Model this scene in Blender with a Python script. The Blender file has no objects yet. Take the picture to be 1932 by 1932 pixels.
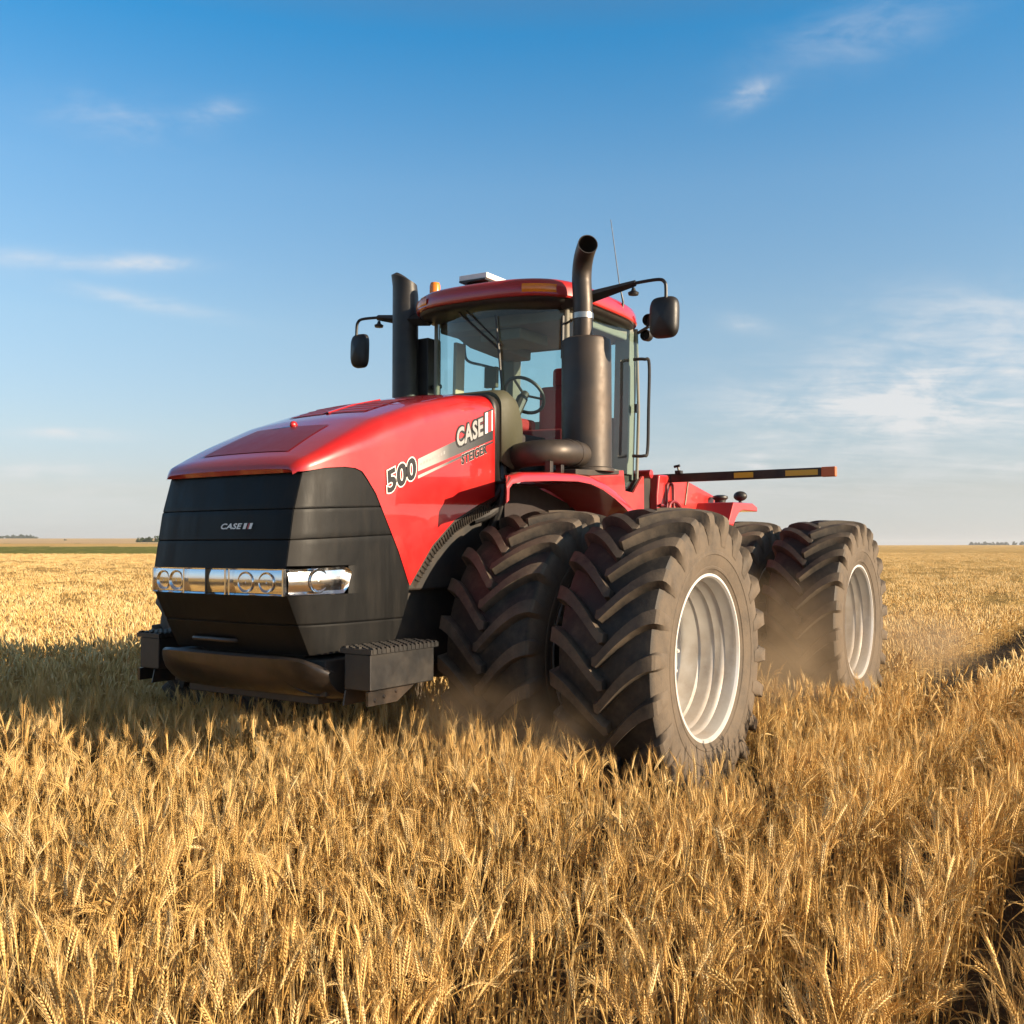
import bpy, bmesh, math, random
import numpy as np
from mathutils import Vector, Matrix

scene = bpy.context.scene
R_ = math.radians
rng = random.Random(7)
npr = np.random.default_rng(11)

# ------------------------------------------------------------------ camera
TH, PITCH = 0.585634, 0.035057
CAM = Vector((6.38576, 4.94031, 1.70403))
DIRH = Vector((-math.cos(TH), -math.sin(TH), 0))      # horizontal view direction
RIGHT = Vector((-math.sin(TH), math.cos(TH), 0))
DIR = DIRH * math.cos(PITCH) + Vector((0, 0, math.sin(PITCH)))
UP = RIGHT.cross(DIR)
cam_d = bpy.data.cameras.new('camera')
cam_d.sensor_width = 36.0
cam_d.lens = 36.0 * 1870.13 / 1932.0
cam_d.clip_start = 0.05
cam_d.clip_end = 9000
cam = bpy.data.objects.new('camera', cam_d)
scene.collection.objects.link(cam)
m = Matrix.Identity(4)
for i, v in enumerate((RIGHT, UP, -DIR)):
    m[0][i], m[1][i], m[2][i] = v
m.translation = CAM
cam.matrix_world = m
scene.camera = cam

# ------------------------------------------------------------------ sun, sky, exposure
SUN_EL, SUN_AZ = R_(18.0), R_(-13.0)          # azimuth from +Y towards +X
SUN_DIR = Vector((math.sin(SUN_AZ) * math.cos(SUN_EL), math.cos(SUN_AZ) * math.cos(SUN_EL), math.sin(SUN_EL)))
sd = bpy.data.lights.new('sun', 'SUN')
sd.energy = 5.0
sd.angle = R_(0.5)
sd.color = (1.0, 0.80, 0.56)
sun = bpy.data.objects.new('sun', sd)
scene.collection.objects.link(sun)
sun.rotation_euler = (-SUN_DIR).to_track_quat('-Z', 'Y').to_euler()
sun.location = SUN_DIR * 60

scene.view_settings.view_transform = 'Standard'
scene.view_settings.look = 'None'
scene.view_settings.gamma = 1.0
scene.view_settings.exposure = 1.05


class NT:
    """small helper to write node trees"""
    def __init__(self, tree):
        self.t = tree

    def n(self, kind, ins=None, **props):
        nd = self.t.nodes.new(kind)
        for k, v in props.items():
            setattr(nd, k, v)
        for k, v in (ins or {}).items():
            s = nd.inputs[k]
            if isinstance(v, bpy.types.NodeSocket):
                self.t.links.new(v, s)
            else:
                s.default_value = v
        return nd

    def math(self, op, a, b=0.0, c=0.0, clamp=False):
        return self.n('ShaderNodeMath', {0: a, 1: b, 2: c}, operation=op, use_clamp=clamp).outputs[0]

    def dot(self, a, v):
        return self.n('ShaderNodeVectorMath', {0: a, 1: v}, operation='DOT_PRODUCT').outputs['Value']

    def ramp(self, fac, stops, interp='LINEAR'):
        nd = self.n('ShaderNodeValToRGB', {0: fac})
        nd.color_ramp.interpolation = interp
        el = nd.color_ramp.elements
        while len(el) > 1:
            el.remove(el[-1])
        el[0].position, el[0].color = stops[0][0], col4(stops[0][1])
        for p, c in stops[1:]:
            e = el.new(p)
            e.color = col4(c)
        return nd.outputs[0]

    def noise(self, vec, scale, detail=4.0, rough=0.55, dist=0.0):
        return self.n('ShaderNodeTexNoise', {'Vector': vec, 'Scale': scale, 'Detail': detail,
                                             'Roughness': rough, 'Distortion': dist}).outputs[0]

    def mix(self, fac, a, b):
        nd = self.n('ShaderNodeMix', data_type='RGBA')
        for idx, v in ((0, fac), (6, a), (7, b)):
            s = nd.inputs[idx]
            if isinstance(v, bpy.types.NodeSocket):
                self.t.links.new(v, s)
            else:
                s.default_value = v if idx == 0 else col4(v)
        return nd.outputs[2]


def col4(c):
    if isinstance(c, (int, float)):
        return (c, c, c, 1.0)
    return tuple(c) + (1.0,) if len(c) == 3 else tuple(c)


world = bpy.data.worlds.new('World')
scene.world = world
world.use_nodes = True
wt = world.node_tree
wt.nodes.clear()
W = NT(wt)
sky = W.n('ShaderNodeTexSky', sky_type='NISHITA', sun_disc=False, sun_elevation=SUN_EL,
          sun_rotation=SUN_AZ, altitude=300.0, air_density=1.0, dust_density=0.6, ozone_density=2.2)
hs = W.n('ShaderNodeHueSaturation', {'Saturation': 1.0, 'Value': 1.0, 'Color': sky.outputs[0]})
gen = W.n('ShaderNodeTexCoord').outputs['Generated']
dr = W.dot(gen, tuple(RIGHT))
dd = W.math('MAXIMUM', W.dot(gen, tuple(DIRH)), 0.05)
dz = W.dot(gen, (0, 0, 1))
az = W.math('DIVIDE', dr, dd)
elv = W.math('DIVIDE', dz, dd)
den = W.math('ADD', W.math('MAXIMUM', dz, 0.0), 0.12)
pv = W.n('ShaderNodeCombineXYZ', {0: W.math('DIVIDE', dr, den), 1: W.math('DIVIDE', dd, den), 2: 0.0}).outputs[0]
# cirrus streaks: a noise in the plane of the cloud layer, stretched across the view
mp = W.n('ShaderNodeMapping', {'Vector': pv, 'Rotation': (0, 0, R_(-28)), 'Scale': (1.0, 2.6, 1.0)}).outputs[0]
n1 = W.noise(mp, 2.1, 7.0, 0.62, 0.7)
mp2 = W.n('ShaderNodeMapping', {'Vector': gen, 'Scale': (1.0, 1.0, 2.4)}).outputs[0]
n2 = W.noise(mp2, 12.0, 8.0, 0.62, 0.35)
nn = W.math('ADD', W.math('MULTIPLY', n1, 0.42), W.math('MULTIPLY', n2, 0.58))
nmask = W.n('ShaderNodeMapRange', {0: nn, 1: 0.36, 2: 0.72, 3: 0.0, 4: 1.0}, interpolation_type='SMOOTHSTEP').outputs[0]


def patch(a0, e0, sa, se, amp, slope=0.0):
    u = W.math('DIVIDE', W.math('SUBTRACT', az, a0), sa)
    ee = W.math('SUBTRACT', W.math('SUBTRACT', elv, e0), W.math('MULTIPLY', W.math('SUBTRACT', az, a0), slope))
    v = W.math('DIVIDE', ee, se)
    q = W.math('ADD', W.math('MULTIPLY', u, u), W.math('MULTIPLY', v, v))
    return W.math('MULTIPLY', W.math('EXPONENT', W.math('MULTIPLY', q, -1.0)), amp)


def px(x, y):     # a photo direction as tangents
    return (x - 966) / 1870.0, (1031.5 - y) / 1870.0


patches = [(px(1800, 730) + (0.15, 0.055, 1.35, 0.06)), (px(1620, 780) + (0.15, 0.03, 0.95, 0.0)),
           (px(1880, 590) + (0.13, 0.03, 0.55, 0.0)), (px(1420, 165) + (0.028, 0.013, 0.75, 0.35)),
           (px(1650, 40) + (0.10, 0.03, 0.42, 0.25)), (px(80, 485) + (0.08, 0.010, 0.62, -0.06)),
           (px(265, 492) + (0.05, 0.008, 0.9, 0.0)), (px(225, 210) + (0.075, 0.024, 0.42, -0.15)),
           (px(405, 200) + (0.03, 0.012, 0.6, 0.2)), (px(125, 818) + (0.05, 0.006, 1.1, -0.02)),
           (px(75, 886) + (0.05, 0.007, 1.0, 0.05)), (px(1428, 872) + (0.014, 0.008, 1.0, 0.0)),
           (px(1415, 606) + (0.022, 0.008, 0.7, -0.1)), (px(1500, 900) + (0.30, 0.03, 0.45, 0.0)),
           (px(240, 560) + (0.08, 0.008, 0.6, -0.2)), (px(1905, 880) + (0.05, 0.008, 0.8, 0.0)),
           (px(300, 940) + (0.35, 0.03, 0.30, 0.0))]
tot = None
for p in patches:
    s = patch(*p)
    tot = s if tot is None else W.math('ADD', tot, s)
nm2 = W.math('ADD', W.math('MULTIPLY', nmask, 1.25), 0.02)
cloud = W.math('MINIMUM', W.math('MULTIPLY', W.math('MULTIPLY', tot, nm2), 0.72), 0.8)
# sky tint by height: measured in view, warm zenith added to redden shadow fill
SKYRAMP = [(0.0, (0.66, 0.73, 1.14)), (0.013, (0.68, 0.72, 1.02)), (0.053, (0.77, 0.67, 0.74)), (0.114, (0.93, 0.83, 0.80)),
           (0.213, (1.02, 1.02, 0.95)), (0.342, (0.80, 1.10, 1.14)), (0.465, (0.22, 1.00, 1.26)), (0.62, (1.15, 0.82, 0.62)), (1.0, (1.5, 0.76, 0.46))]
rampc = W.ramp(W.math('MAXIMUM', dz, 0.0), SKYRAMP)
skyc = W.n('ShaderNodeVectorMath', {0: hs.outputs[0], 1: rampc}, operation='MULTIPLY').outputs[0]
bal = W.math('ADD', 1.0, W.math('MULTIPLY', W.math('MULTIPLY', W.math('MAXIMUM', W.math('MINIMUM', az, 0.6), -0.6), 0.30),
                                W.math('EXPONENT', W.math('MULTIPLY', W.math('MAXIMUM', dz, 0.0), -7.0))))
skyc = W.n('ShaderNodeVectorMath', {0: skyc, 'Scale': bal}, operation='SCALE').outputs[0]
skyc = W.mix(cloud, skyc, (4.7, 4.65, 4.65))
bg = W.n('ShaderNodeBackground', {'Color': skyc, 'Strength': 0.087})
W.n('ShaderNodeOutputWorld', {'Surface': bg.outputs[0]})

# ------------------------------------------------------------------ materials


def new_mat(name):
    mt = bpy.data.materials.new(name)
    mt.use_nodes = True
    mt.node_tree.nodes.clear()
    return mt, NT(mt.node_tree)


def principled(name, base, rough=0.5, metal=0.0, coat=0.0, var=0.12, nscale=6.0, dirt=0.0, dirt_col=(0.33, 0.24, 0.15),
               bump=0.0, bscale=60.0, dirt_scale=3.0, spec=0.5, rvar=0.12):
    mt, N = new_mat(name)
    co = N.n('ShaderNodeTexCoord').outputs['Object']
    nz = N.noise(co, nscale, 5.0)
    b = N.mix(nz, tuple(c * (1 - var) for c in base), tuple(min(1, c * (1 + var)) for c in base))
    r = N.math('ADD', N.math('MULTIPLY', N.math('SUBTRACT', N.noise(co, nscale * 3.1, 6.0), 0.5), rvar * 2), rough, clamp=True)
    if dirt > 0:
        dn = N.n('ShaderNodeMapRange', {0: N.noise(co, dirt_scale, 8.0, 0.65), 1: 0.35, 2: 0.75, 3: 0.0, 4: dirt},
                 interpolation_type='SMOOTHSTEP').outputs[0]
        b = N.mix(dn, b, dirt_col)
        r = N.math('ADD', r, N.math('MULTIPLY', dn, 0.5), clamp=True)
    ins = {'Base Color': b, 'Roughness': r, 'Metallic': metal, 'Coat Weight': coat, 'Coat Roughness': 0.03,
           'Specular IOR Level': spec}
    if bump > 0:
        bp = N.n('ShaderNodeBump', {'Height': N.noise(co, bscale, 3.0), 'Strength': bump, 'Distance': 0.004})
        ins['Normal'] = bp.outputs[0]
    p = N.n('ShaderNodeBsdfPrincipled', ins)
    N.n('ShaderNodeOutputMaterial', {'Surface': p.outputs[0]})
    return mt


def streaked_plastic(name):
    """black moulded plastic with wiped, rain-streaked dust"""
    mt, N = new_mat(name)
    co = N.n('ShaderNodeTexCoord').outputs['Object']
    st = N.n('ShaderNodeMapping', {'Vector': co, 'Scale': (14.0, 14.0, 1.6)}).outputs[0]
    n1_ = N.noise(st, 1.0, 6.0, 0.65)
    n2_ = N.noise(co, 4.0, 6.0, 0.6)
    d = N.n('ShaderNodeMapRange', {0: N.math('ADD', N.math('MULTIPLY', n1_, 0.6), N.math('MULTIPLY', n2_, 0.4)), 1: 0.45, 2: 0.72, 3: 0.0, 4: 0.10},
            interpolation_type='SMOOTHSTEP').outputs[0]
    b = N.mix(d, (0.0055, 0.0056, 0.0058), (0.10, 0.078, 0.055))
    r = N.n('ShaderNodeMapRange', {0: n1_, 1: 0.3, 2: 0.7, 3: 0.38, 4: 0.58}).outputs[0]
    bp = N.n('ShaderNodeBump', {'Height': N.noise(co, 420.0, 2.0), 'Strength': 0.2, 'Distance': 0.003})
    bp2 = N.n('ShaderNodeBump', {'Height': N.noise(co, 5.0, 2.0), 'Strength': 0.25, 'Distance': 0.012, 'Normal': bp.outputs[0]})
    p = N.n('ShaderNodeBsdfPrincipled', {'Base Color': b, 'Roughness': r, 'Normal': bp2.outputs[0], 'Specular IOR Level': 0.18})
    N.n('ShaderNodeOutputMaterial', {'Surface': p.outputs[0]})
    return mt


def glass(name, tint, refl=1.0):
    mt, N = new_mat(name)
    fc = N.n('ShaderNodeLayerWeight', {'Blend': 0.5}).outputs['Facing']
    lw = N.math('ADD', N.math('MULTIPLY', N.math('POWER', fc, 5.0), 0.9), 0.05)
    tr = N.n('ShaderNodeBsdfTransparent', {'Color': col4(tint)})
    gl = N.n('ShaderNodeBsdfGlossy', {'Color': (0.9, 0.95, 0.95, 1), 'Roughness': 0.02})
    mx = N.n('ShaderNodeMixShader', {0: N.math('MULTIPLY', lw, refl, clamp=True), 1: tr.outputs[0], 2: gl.outputs[0]})
    N.n('ShaderNodeOutputMaterial', {'Surface': mx.outputs[0]})
    return mt


M = {}
M['red'] = principled('red_paint', (0.43, 0.0065, 0.0065), 0.36, 0.0, 1.0, 0.06, 2.0, 0.10, (0.38, 0.12, 0.08), dirt_scale=2.2)
M['red_dull'] = principled('red_paint_dusty', (0.43, 0.010, 0.010), 0.42, 0.0, 0.5, 0.08, 3.0, 0.22, (0.40, 0.15, 0.10))
M['red_dark'] = principled('dark_red_vent', (0.20, 0.012, 0.016), 0.5, 0.0, 0.2, 0.1, 4.0)
M['maroon'] = principled('maroon_cloth', (0.32, 0.02, 0.025), 0.8, 0.0, 0.0, 0.2, 20.0)
M['black'] = principled('black_plastic', (0.012, 0.012, 0.013), 0.42, 0.0, 0.0, 0.25, 8.0, 0.22, (0.13, 0.10, 0.07), 0.25, 260.0)
M['steel_black'] = principled('black_painted_steel', (0.013, 0.012, 0.012), 0.34, 0.2, 0.15, 0.3, 6.0, 0.35, (0.16, 0.10, 0.06), 0.12, 40.0)
M['chassis'] = principled('dark_chassis', (0.018, 0.016, 0.015), 0.6, 0.0, 0.0, 0.3, 5.0, 0.5, (0.12, 0.085, 0.055))
M['muffler'] = principled('heat_dulled_steel', (0.060, 0.050, 0.043), 0.46, 0.55, 0.0, 0.25, 5.0, 0.25, (0.16, 0.11, 0.075), 0.06, 90.0)
M['alu'] = principled('bright_clamp_steel', (0.42, 0.40, 0.37), 0.35, 0.8)
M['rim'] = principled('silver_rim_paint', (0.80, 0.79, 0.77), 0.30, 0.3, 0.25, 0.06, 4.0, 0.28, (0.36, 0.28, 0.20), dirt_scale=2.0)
M['barrel'] = principled('shade_toned_dusty_barrel', (0.50, 0.485, 0.46), 0.38, 0.45, 0.1, 0.1, 5.0, 0.6, (0.26, 0.19, 0.13), dirt_scale=2.5)  # shade inside the rim painted as a darker base, with dust on top
M['chrome'] = principled('chrome', (0.88, 0.88, 0.89), 0.13, 1.0, 0.0, 0.03)
M['bulb'] = principled('frosted_bulb', (0.85, 0.85, 0.85), 0.15)
M['amber'] = principled('amber_lens', (0.85, 0.22, 0.008), 0.2, 0.0, 0.5, 0.2, 30.0)
M['orange'] = principled('orange_marker', (0.62, 0.14, 0.03), 0.35, 0.0, 0.2)
M['yellow'] = principled('yellow_reflector', (0.70, 0.42, 0.03), 0.4, 0.0, 0.2)
M['white'] = principled('white_plastic', (0.78, 0.77, 0.74), 0.4)
M['white_ink'] = principled('white_decal_ink', (0.80, 0.77, 0.73), 0.4)
M['silver_ink'] = principled('silver_decal_ink', (0.34, 0.335, 0.32), 0.35, 0.2)
M['black_ink'] = principled('black_decal_ink', (0.018, 0.017, 0.017), 0.4)
M['red_ink'] = principled('red_decal_ink', (0.40, 0.03, 0.03), 0.4)
M['olive'] = principled('olive_grey_trim', (0.062, 0.060, 0.034), 0.65, 0.0, 0.0, 0.12, 8.0)
M['beige'] = principled('beige_cab_lining', (0.45, 0.38, 0.26), 0.8, 0.0, 0.0, 0.12, 12.0)
M['lining'] = principled('grey_cab_lining', (0.22, 0.21, 0.175), 0.85, 0.0, 0.0, 0.15, 10.0)
M['well'] = principled('wheel_well_lining', (0.012, 0.005, 0.005), 0.7, dirt=0.25, dirt_col=(0.05, 0.03, 0.022))
M['grille'] = streaked_plastic('streaked_black_grille')
M['mirror_glass'] = principled('mirror_glass', (0.8, 0.8, 0.8), 0.03, 1.0)
M['glass'] = glass('tinted_cab_glass', (0.80, 0.93, 0.91))
M['lens'] = glass('clear_lamp_lens', (0.95, 0.95, 0.95), 0.9)


def tyre_material():
    mt, N = new_mat('dusty_rubber')
    co = N.n('ShaderNodeTexCoord').outputs['Object']
    dust = N.n('ShaderNodeAttribute', attribute_name='dust').outputs['Fac']
    n = N.noise(co, 3.2, 9.0, 0.68)
    nf = N.noise(co, 22.0, 6.0, 0.6)
    f = N.math('ADD', dust, N.math('MULTIPLY', N.math('SUBTRACT', n, 0.5), 1.5))
    f = N.math('ADD', f, N.math('MULTIPLY', N.math('SUBTRACT', nf, 0.5), 0.5))
    f = N.n('ShaderNodeMapRange', {0: f, 1: 0.0, 2: 1.0, 3: 0.0, 4: 0.85}, interpolation_type='SMOOTHSTEP').outputs[0]
    b = N.mix(f, (0.020, 0.018, 0.017), (0.155, 0.118, 0.084))
    r = N.math('ADD', N.math('MULTIPLY', f, 0.3), 0.58)
    bp = N.n('ShaderNodeBump', {'Height': N.noise(co, 70.0, 5.0), 'Strength': 0.3, 'Distance': 0.006})
    p = N.n('ShaderNodeBsdfPrincipled', {'Base Color': b, 'Roughness': r, 'Normal': bp.outputs[0], 'Specular IOR Level': 0.35})
    N.n('ShaderNodeOutputMaterial', {'Surface': p.outputs[0]})
    return mt


M['tyre'] = tyre_material()

# ------------------------------------------------------------------ mesh helpers
COL = scene.collection


class MB:
    def __init__(self):
        self.v, self.f, self.m = [], [], []
        self.cur = 0

    def add(self, vs, fs):
        o = len(self.v)
        self.v += [tuple(p) for p in vs]
        self.f += [tuple(i + o for i in f) for f in fs]
        self.m += [self.cur] * len(fs)

    def grid(self, rows, close_u=False, flip=False):
        nr, nc = len(rows), len(rows[0])
        vs = [p for r in rows for p in r]
        fs = []
        for i in range(nr - 1):
            for j in range(nc if close_u else nc - 1):
                a, b = i * nc + j, i * nc + (j + 1) % nc
                c, d = (i + 1) * nc + (j + 1) % nc, (i + 1) * nc + j
                fs.append((d, c, b, a) if flip else (a, b, c, d))
        self.add(vs, fs)

    def box(self, lo, hi):
        x0, y0, z0 = lo
        x1, y1, z1 = hi
        vs = [(x0, y0, z0), (x1, y0, z0), (x1, y1, z0), (x0, y1, z0), (x0, y0, z1), (x1, y0, z1), (x1, y1, z1), (x0, y1, z1)]
        self.add(vs, [(0, 3, 2, 1), (4, 5, 6, 7), (0, 1, 5, 4), (1, 2, 6, 5), (2, 3, 7, 6), (3, 0, 4, 7)])

    def prism(self, poly, y0, y1):
        """polygon of (x, z), counter-clockwise seen from +y side irrelevant; extruded along y"""
        n = len(poly)
        vs = [(x, y0, z) for x, z in poly] + [(x, y1, z) for x, z in poly]
        fs = [tuple(range(n)), tuple(range(2 * n - 1, n - 1, -1))]
        for i in range(n):
            j = (i + 1) % n
            fs.append((i, i + n, j + n, j))
        self.add(vs, fs)

    def tube(self, path, r, n=10, caps=True):
        pts = [Vector(p) for p in path]
        rs = r if isinstance(r, (list, tuple)) else [r] * len(pts)
        rows = []
        prev = None
        for i, p in enumerate(pts):
            t = (pts[min(i + 1, len(pts) - 1)] - pts[max(i - 1, 0)]).normalized()
            if prev is None:
                a = Vector((0, 0, 1)) if abs(t.z) < 0.9 else Vector((1, 0, 0))
                u = t.cross(a).normalized()
            else:
                u = (prev - t * prev.dot(t)).normalized()
            prev = u
            w = t.cross(u)
            rows.append([p + (u * math.cos(2 * math.pi * k / n) + w * math.sin(2 * math.pi * k / n)) * rs[i] for k in range(n)])
        self.grid(rows, True)
        if caps:
            o = len(self.v)
            self.add(rows[0], [tuple(range(n))])
            self.add(rows[-1], [tuple(range(n - 1, -1, -1))])

    def lathe(self, prof, axis_o, axis='y', n=48):
        """prof: list of (radius, offset along axis)"""
        ox, oy, oz = axis_o
        rows = []
        for r, o in prof:
            row = []
            for k in range(n):
                a = 2 * math.pi * k / n
                c, s = math.cos(a) * r, math.sin(a) * r
                if axis == 'y':
                    row.append((ox + c, oy + o, oz + s))
                elif axis == 'z':
                    row.append((ox + c, oy + s, oz + o))
                else:
                    row.append((ox + o, oy + c, oz + s))
            rows.append(row)
        self.grid(rows, True)

    def ellipsoid(self, c, r, n=14, k=9):
        rows = []
        for i in range(k + 1):
            t = math.pi * i / k
            rows.append([(c[0] + r[0] * math.sin(t) * math.cos(2 * math.pi * j / n),
                          c[1] + r[1] * math.sin(t) * math.sin(2 * math.pi * j / n), c[2] + r[2] * math.cos(t)) for j in range(n)])
        self.grid(rows, True)

    def build(self, name, mats, parent=None, bevel=0.0, smooth=35.0, solid=0.0, weld=True):
        me = bpy.data.meshes.new(name)
        me.from_pydata(self.v, [], self.f)
        for mt in (mats if isinstance(mats, (list, tuple)) else [mats]):
            me.materials.append(mt)
        if any(self.m):
            me.polygons.foreach_set('material_index', self.m)
        bm = bmesh.new()
        bm.from_mesh(me)
        if weld:
            bmesh.ops.remove_doubles(bm, verts=bm.verts, dist=1e-5)
        bmesh.ops.recalc_face_normals(bm, faces=bm.faces)
        bm.to_mesh(me)
        bm.free()
        if smooth:
            me.polygons.foreach_set('use_smooth', [True] * len(me.polygons))
            me.set_sharp_from_angle(angle=R_(smooth))
        o = bpy.data.objects.new(name, me)
        COL.objects.link(o)
        if parent:
            o.parent = parent
        if solid:
            s = o.modifiers.new('solid', 'SOLIDIFY')
            s.thickness = abs(solid)
            s.offset = -1 if solid > 0 else 1
        if bevel:
            b = o.modifiers.new('bevel', 'BEVEL')
            b.width = bevel
            b.segments = 3
            b.limit_method = 'ANGLE'
            b.angle_limit = R_(40)
            b.harden_normals = True
        return o


def smooth_path(pts, n=8):
    P = [Vector(p) for p in pts]
    out = []
    for i in range(len(P) - 1):
        p0, p1, p2, p3 = P[max(i - 1, 0)], P[i], P[i + 1], P[min(i + 2, len(P) - 1)]
        for k in range(n):
            t = k / n
            out.append(0.5 * ((2 * p1) + (p2 - p0) * t + (2 * p0 - 5 * p1 + 4 * p2 - p3) * t * t + (3 * p1 - p0 - 3 * p2 + p3) * t ** 3))
    out.append(P[-1])
    return out


def lerp_table(tab, x):
    xs = [a for a, _ in tab]
    ys = [b for _, b in tab]
    if xs[0] > xs[-1]:
        xs, ys = xs[::-1], ys[::-1]
    return float(np.interp(x, xs, ys))


def empty(name, loc=(0, 0, 0), parent=None):
    o = bpy.data.objects.new(name, None)
    o.empty_display_size = 0.3
    COL.objects.link(o)
    o.location = loc
    if parent:
        o.parent = parent
    return o


# ------------------------------------------------------------------ terrain
def uv_of(x, y):
    dx, dy = x - CAM.x, y - CAM.y
    return dx * RIGHT.x + dy * RIGHT.y, dx * DIRH.x + dy * DIRH.y


def sstep(a, b, x):
    t = np.clip((x - a) / (b - a), 0, 1)
    return t * t * (3 - 2 * t)


def terrain(x, y):
    """ground height; the left side climbs behind the green strip, the right stays nearly level"""
    u, v = uv_of(np.asarray(x, float), np.asarray(y, float))
    d = np.hypot(u, v)
    ratio = u / np.maximum(d, 1.0)
    left = 1 - sstep(-0.28, 0.18, ratio)
    left = np.where(v < 0, left * sstep(-60, 0, v), left)
    hl = np.interp(v, [0, 168, 178, 260, 420, 700, 1200, 1400, 3000, 6000], [0, 0, -0.1, 1.62, 3.0, 6.6, 11.3, 12.0, 6.0, 0])
    hr = np.interp(v, [0, 120, 600, 900, 3000, 6000], [0, 0, 1.6, 2.6, 3.5, 3])
    roll = 0.22 * np.sin(u * 0.021 + v * 0.013) * np.sin(v * 0.017 - 0.6) * sstep(60, 300, v) * (1 - left)
    return hl * left + hr * (1 - left) + roll


def polar_sheet(radii, a0, a1, na, zfun):
    ang = np.linspace(a0, a1, na)
    rr, aa = np.meshgrid(radii, ang, indexing='ij')
    x = CAM.x + rr * (DIRH.x * np.cos(aa) + RIGHT.x * np.sin(aa))
    y = CAM.y + rr * (DIRH.y * np.cos(aa) + RIGHT.y * np.sin(aa))
    return x, y, zfun(x, y, rr, aa)


def mesh_from_grid(name, x, y, z, mat, close=False):
    nr, nc = x.shape
    me = bpy.data.meshes.new(name)
    vs = np.stack([x, y, z], -1).reshape(-1, 3)
    i, j = np.meshgrid(np.arange(nr - 1), np.arange(nc - 1), indexing='ij')
    q = np.stack([i * nc + j, (i + 1) * nc + j, (i + 1) * nc + j + 1, i * nc + j + 1], -1).reshape(-1, 4)
    me.from_pydata(vs.tolist(), [], q.tolist())
    me.polygons.foreach_set('use_smooth', [True] * len(me.polygons))
    me.materials.append(mat)
    o = bpy.data.objects.new(name, me)
    COL.objects.link(o)
    return o


def ground_material():
    mt, N = new_mat('soil_and_straw')
    co = N.n('ShaderNodeTexCoord').outputs['Object']
    n = N.noise(co, 4.0, 9.0, 0.7)
    n2 = N.noise(co, 35.0, 6.0, 0.7)
    b = N.ramp(N.math('ADD', N.math('MULTIPLY', n, 0.5), N.math('MULTIPLY', n2, 0.5)),
               [(0.3, (0.035, 0.025, 0.016)), (0.5, (0.06, 0.042, 0.025)), (0.72, (0.17, 0.115, 0.06))])
    bp = N.n('ShaderNodeBump', {'Height': n2, 'Strength': 0.8, 'Distance': 0.03})
    p = N.n('ShaderNodeBsdfPrincipled', {'Base Color': b, 'Roughness': 0.95, 'Normal': bp.outputs[0], 'Specular IOR Level': 0.1})
    N.n('ShaderNodeOutputMaterial', {'Surface': p.outputs[0]})
    return mt


def field_material():
    """ripe crop seen from far off: gold with the crop's own streaks; bands of other crops on the rising left side"""
    mt, N = new_mat('ripe_field')
    co = N.n('ShaderNodeNewGeometry').outputs['Position']
    band = N.n('ShaderNodeAttribute', attribute_name='band').outputs['Fac']
    fine = N.noise(co, 9.0, 6.0, 0.75)
    mid = N.noise(co, 0.9, 5.0, 0.6)
    mpv = N.n('ShaderNodeMapping', {'Vector': co, 'Rotation': (0, 0, R_(-3)), 'Scale': (0.015, 0.09, 0.05)}).outputs[0]
    big = N.noise(mpv, 1.0, 4.0, 0.6)
    f = N.math('ADD', N.math('ADD', N.math('MULTIPLY', fine, 0.45), N.math('MULTIPLY', mid, 0.25)), N.math('MULTIPLY', big, 0.30))
    gold = N.ramp(f, [(0.32, (0.50, 0.30, 0.095)), (0.5, (0.72, 0.47, 0.175)), (0.68, (0.86, 0.62, 0.28))])
    green = N.ramp(N.noise(co, 0.35, 6.0, 0.7), [(0.35, (0.13, 0.155, 0.03)), (0.55, (0.24, 0.245, 0.055)), (0.72, (0.46, 0.38, 0.13))])
    pale = N.ramp(N.noise(mpv, 1.7, 4.0), [(0.3, (0.58, 0.40, 0.215)), (0.7, (0.72, 0.52, 0.30))])
    c = N.mix(N.n('ShaderNodeMapRange', {0: band, 1: 0.45, 2: 0.55}).outputs[0], gold, green)
    c = N.mix(N.n('ShaderNodeMapRange', {0: band, 1: 1.45, 2: 1.55}).outputs[0], c, pale)
    bp = N.n('ShaderNodeBump', {'Height': fine, 'Strength': 1.0, 'Distance': 0.5})
    df = N.n('ShaderNodeBsdfDiffuse', {'Color': c, 'Normal': bp.outputs[0]})
    N.n('ShaderNodeOutputMaterial', {'Surface': df.outputs[0]})
    return mt


radii_g = np.concatenate([np.linspace(0.01, 20, 12), np.geomspace(24, 6000, 60)])
gx, gy, gz = polar_sheet(radii_g, -math.pi, math.pi, 181, lambda x, y, r, a: terrain(x, y) + npr.normal(0, 0.006, x.shape) * (r < 30))
ground = mesh_from_grid('ground', gx, gy, gz, ground_material())
ground['kind'] = 'structure'
ground['label'] = 'brown soil with straw litter under the standing wheat'
ground['category'] = 'ground'


def canopy_z(x, y, r, a):
    t = terrain(x, y)
    lift = np.interp(r, [16, 17, 26, 60, 200, 6000], [-0.05, 0.28, 0.38, 0.47, 0.52, 0.52])
    n = npr.normal(0, 1, x.shape) * np.interp(r, [16, 20, 60, 140], [0.02, 0.05, 0.05, 0.0])
    track = (np.abs(y - 2.93) < 0.75) & (x < -3.6) & (r < 60)
    return np.where(track, t - 0.25, t + lift + n)


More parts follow.
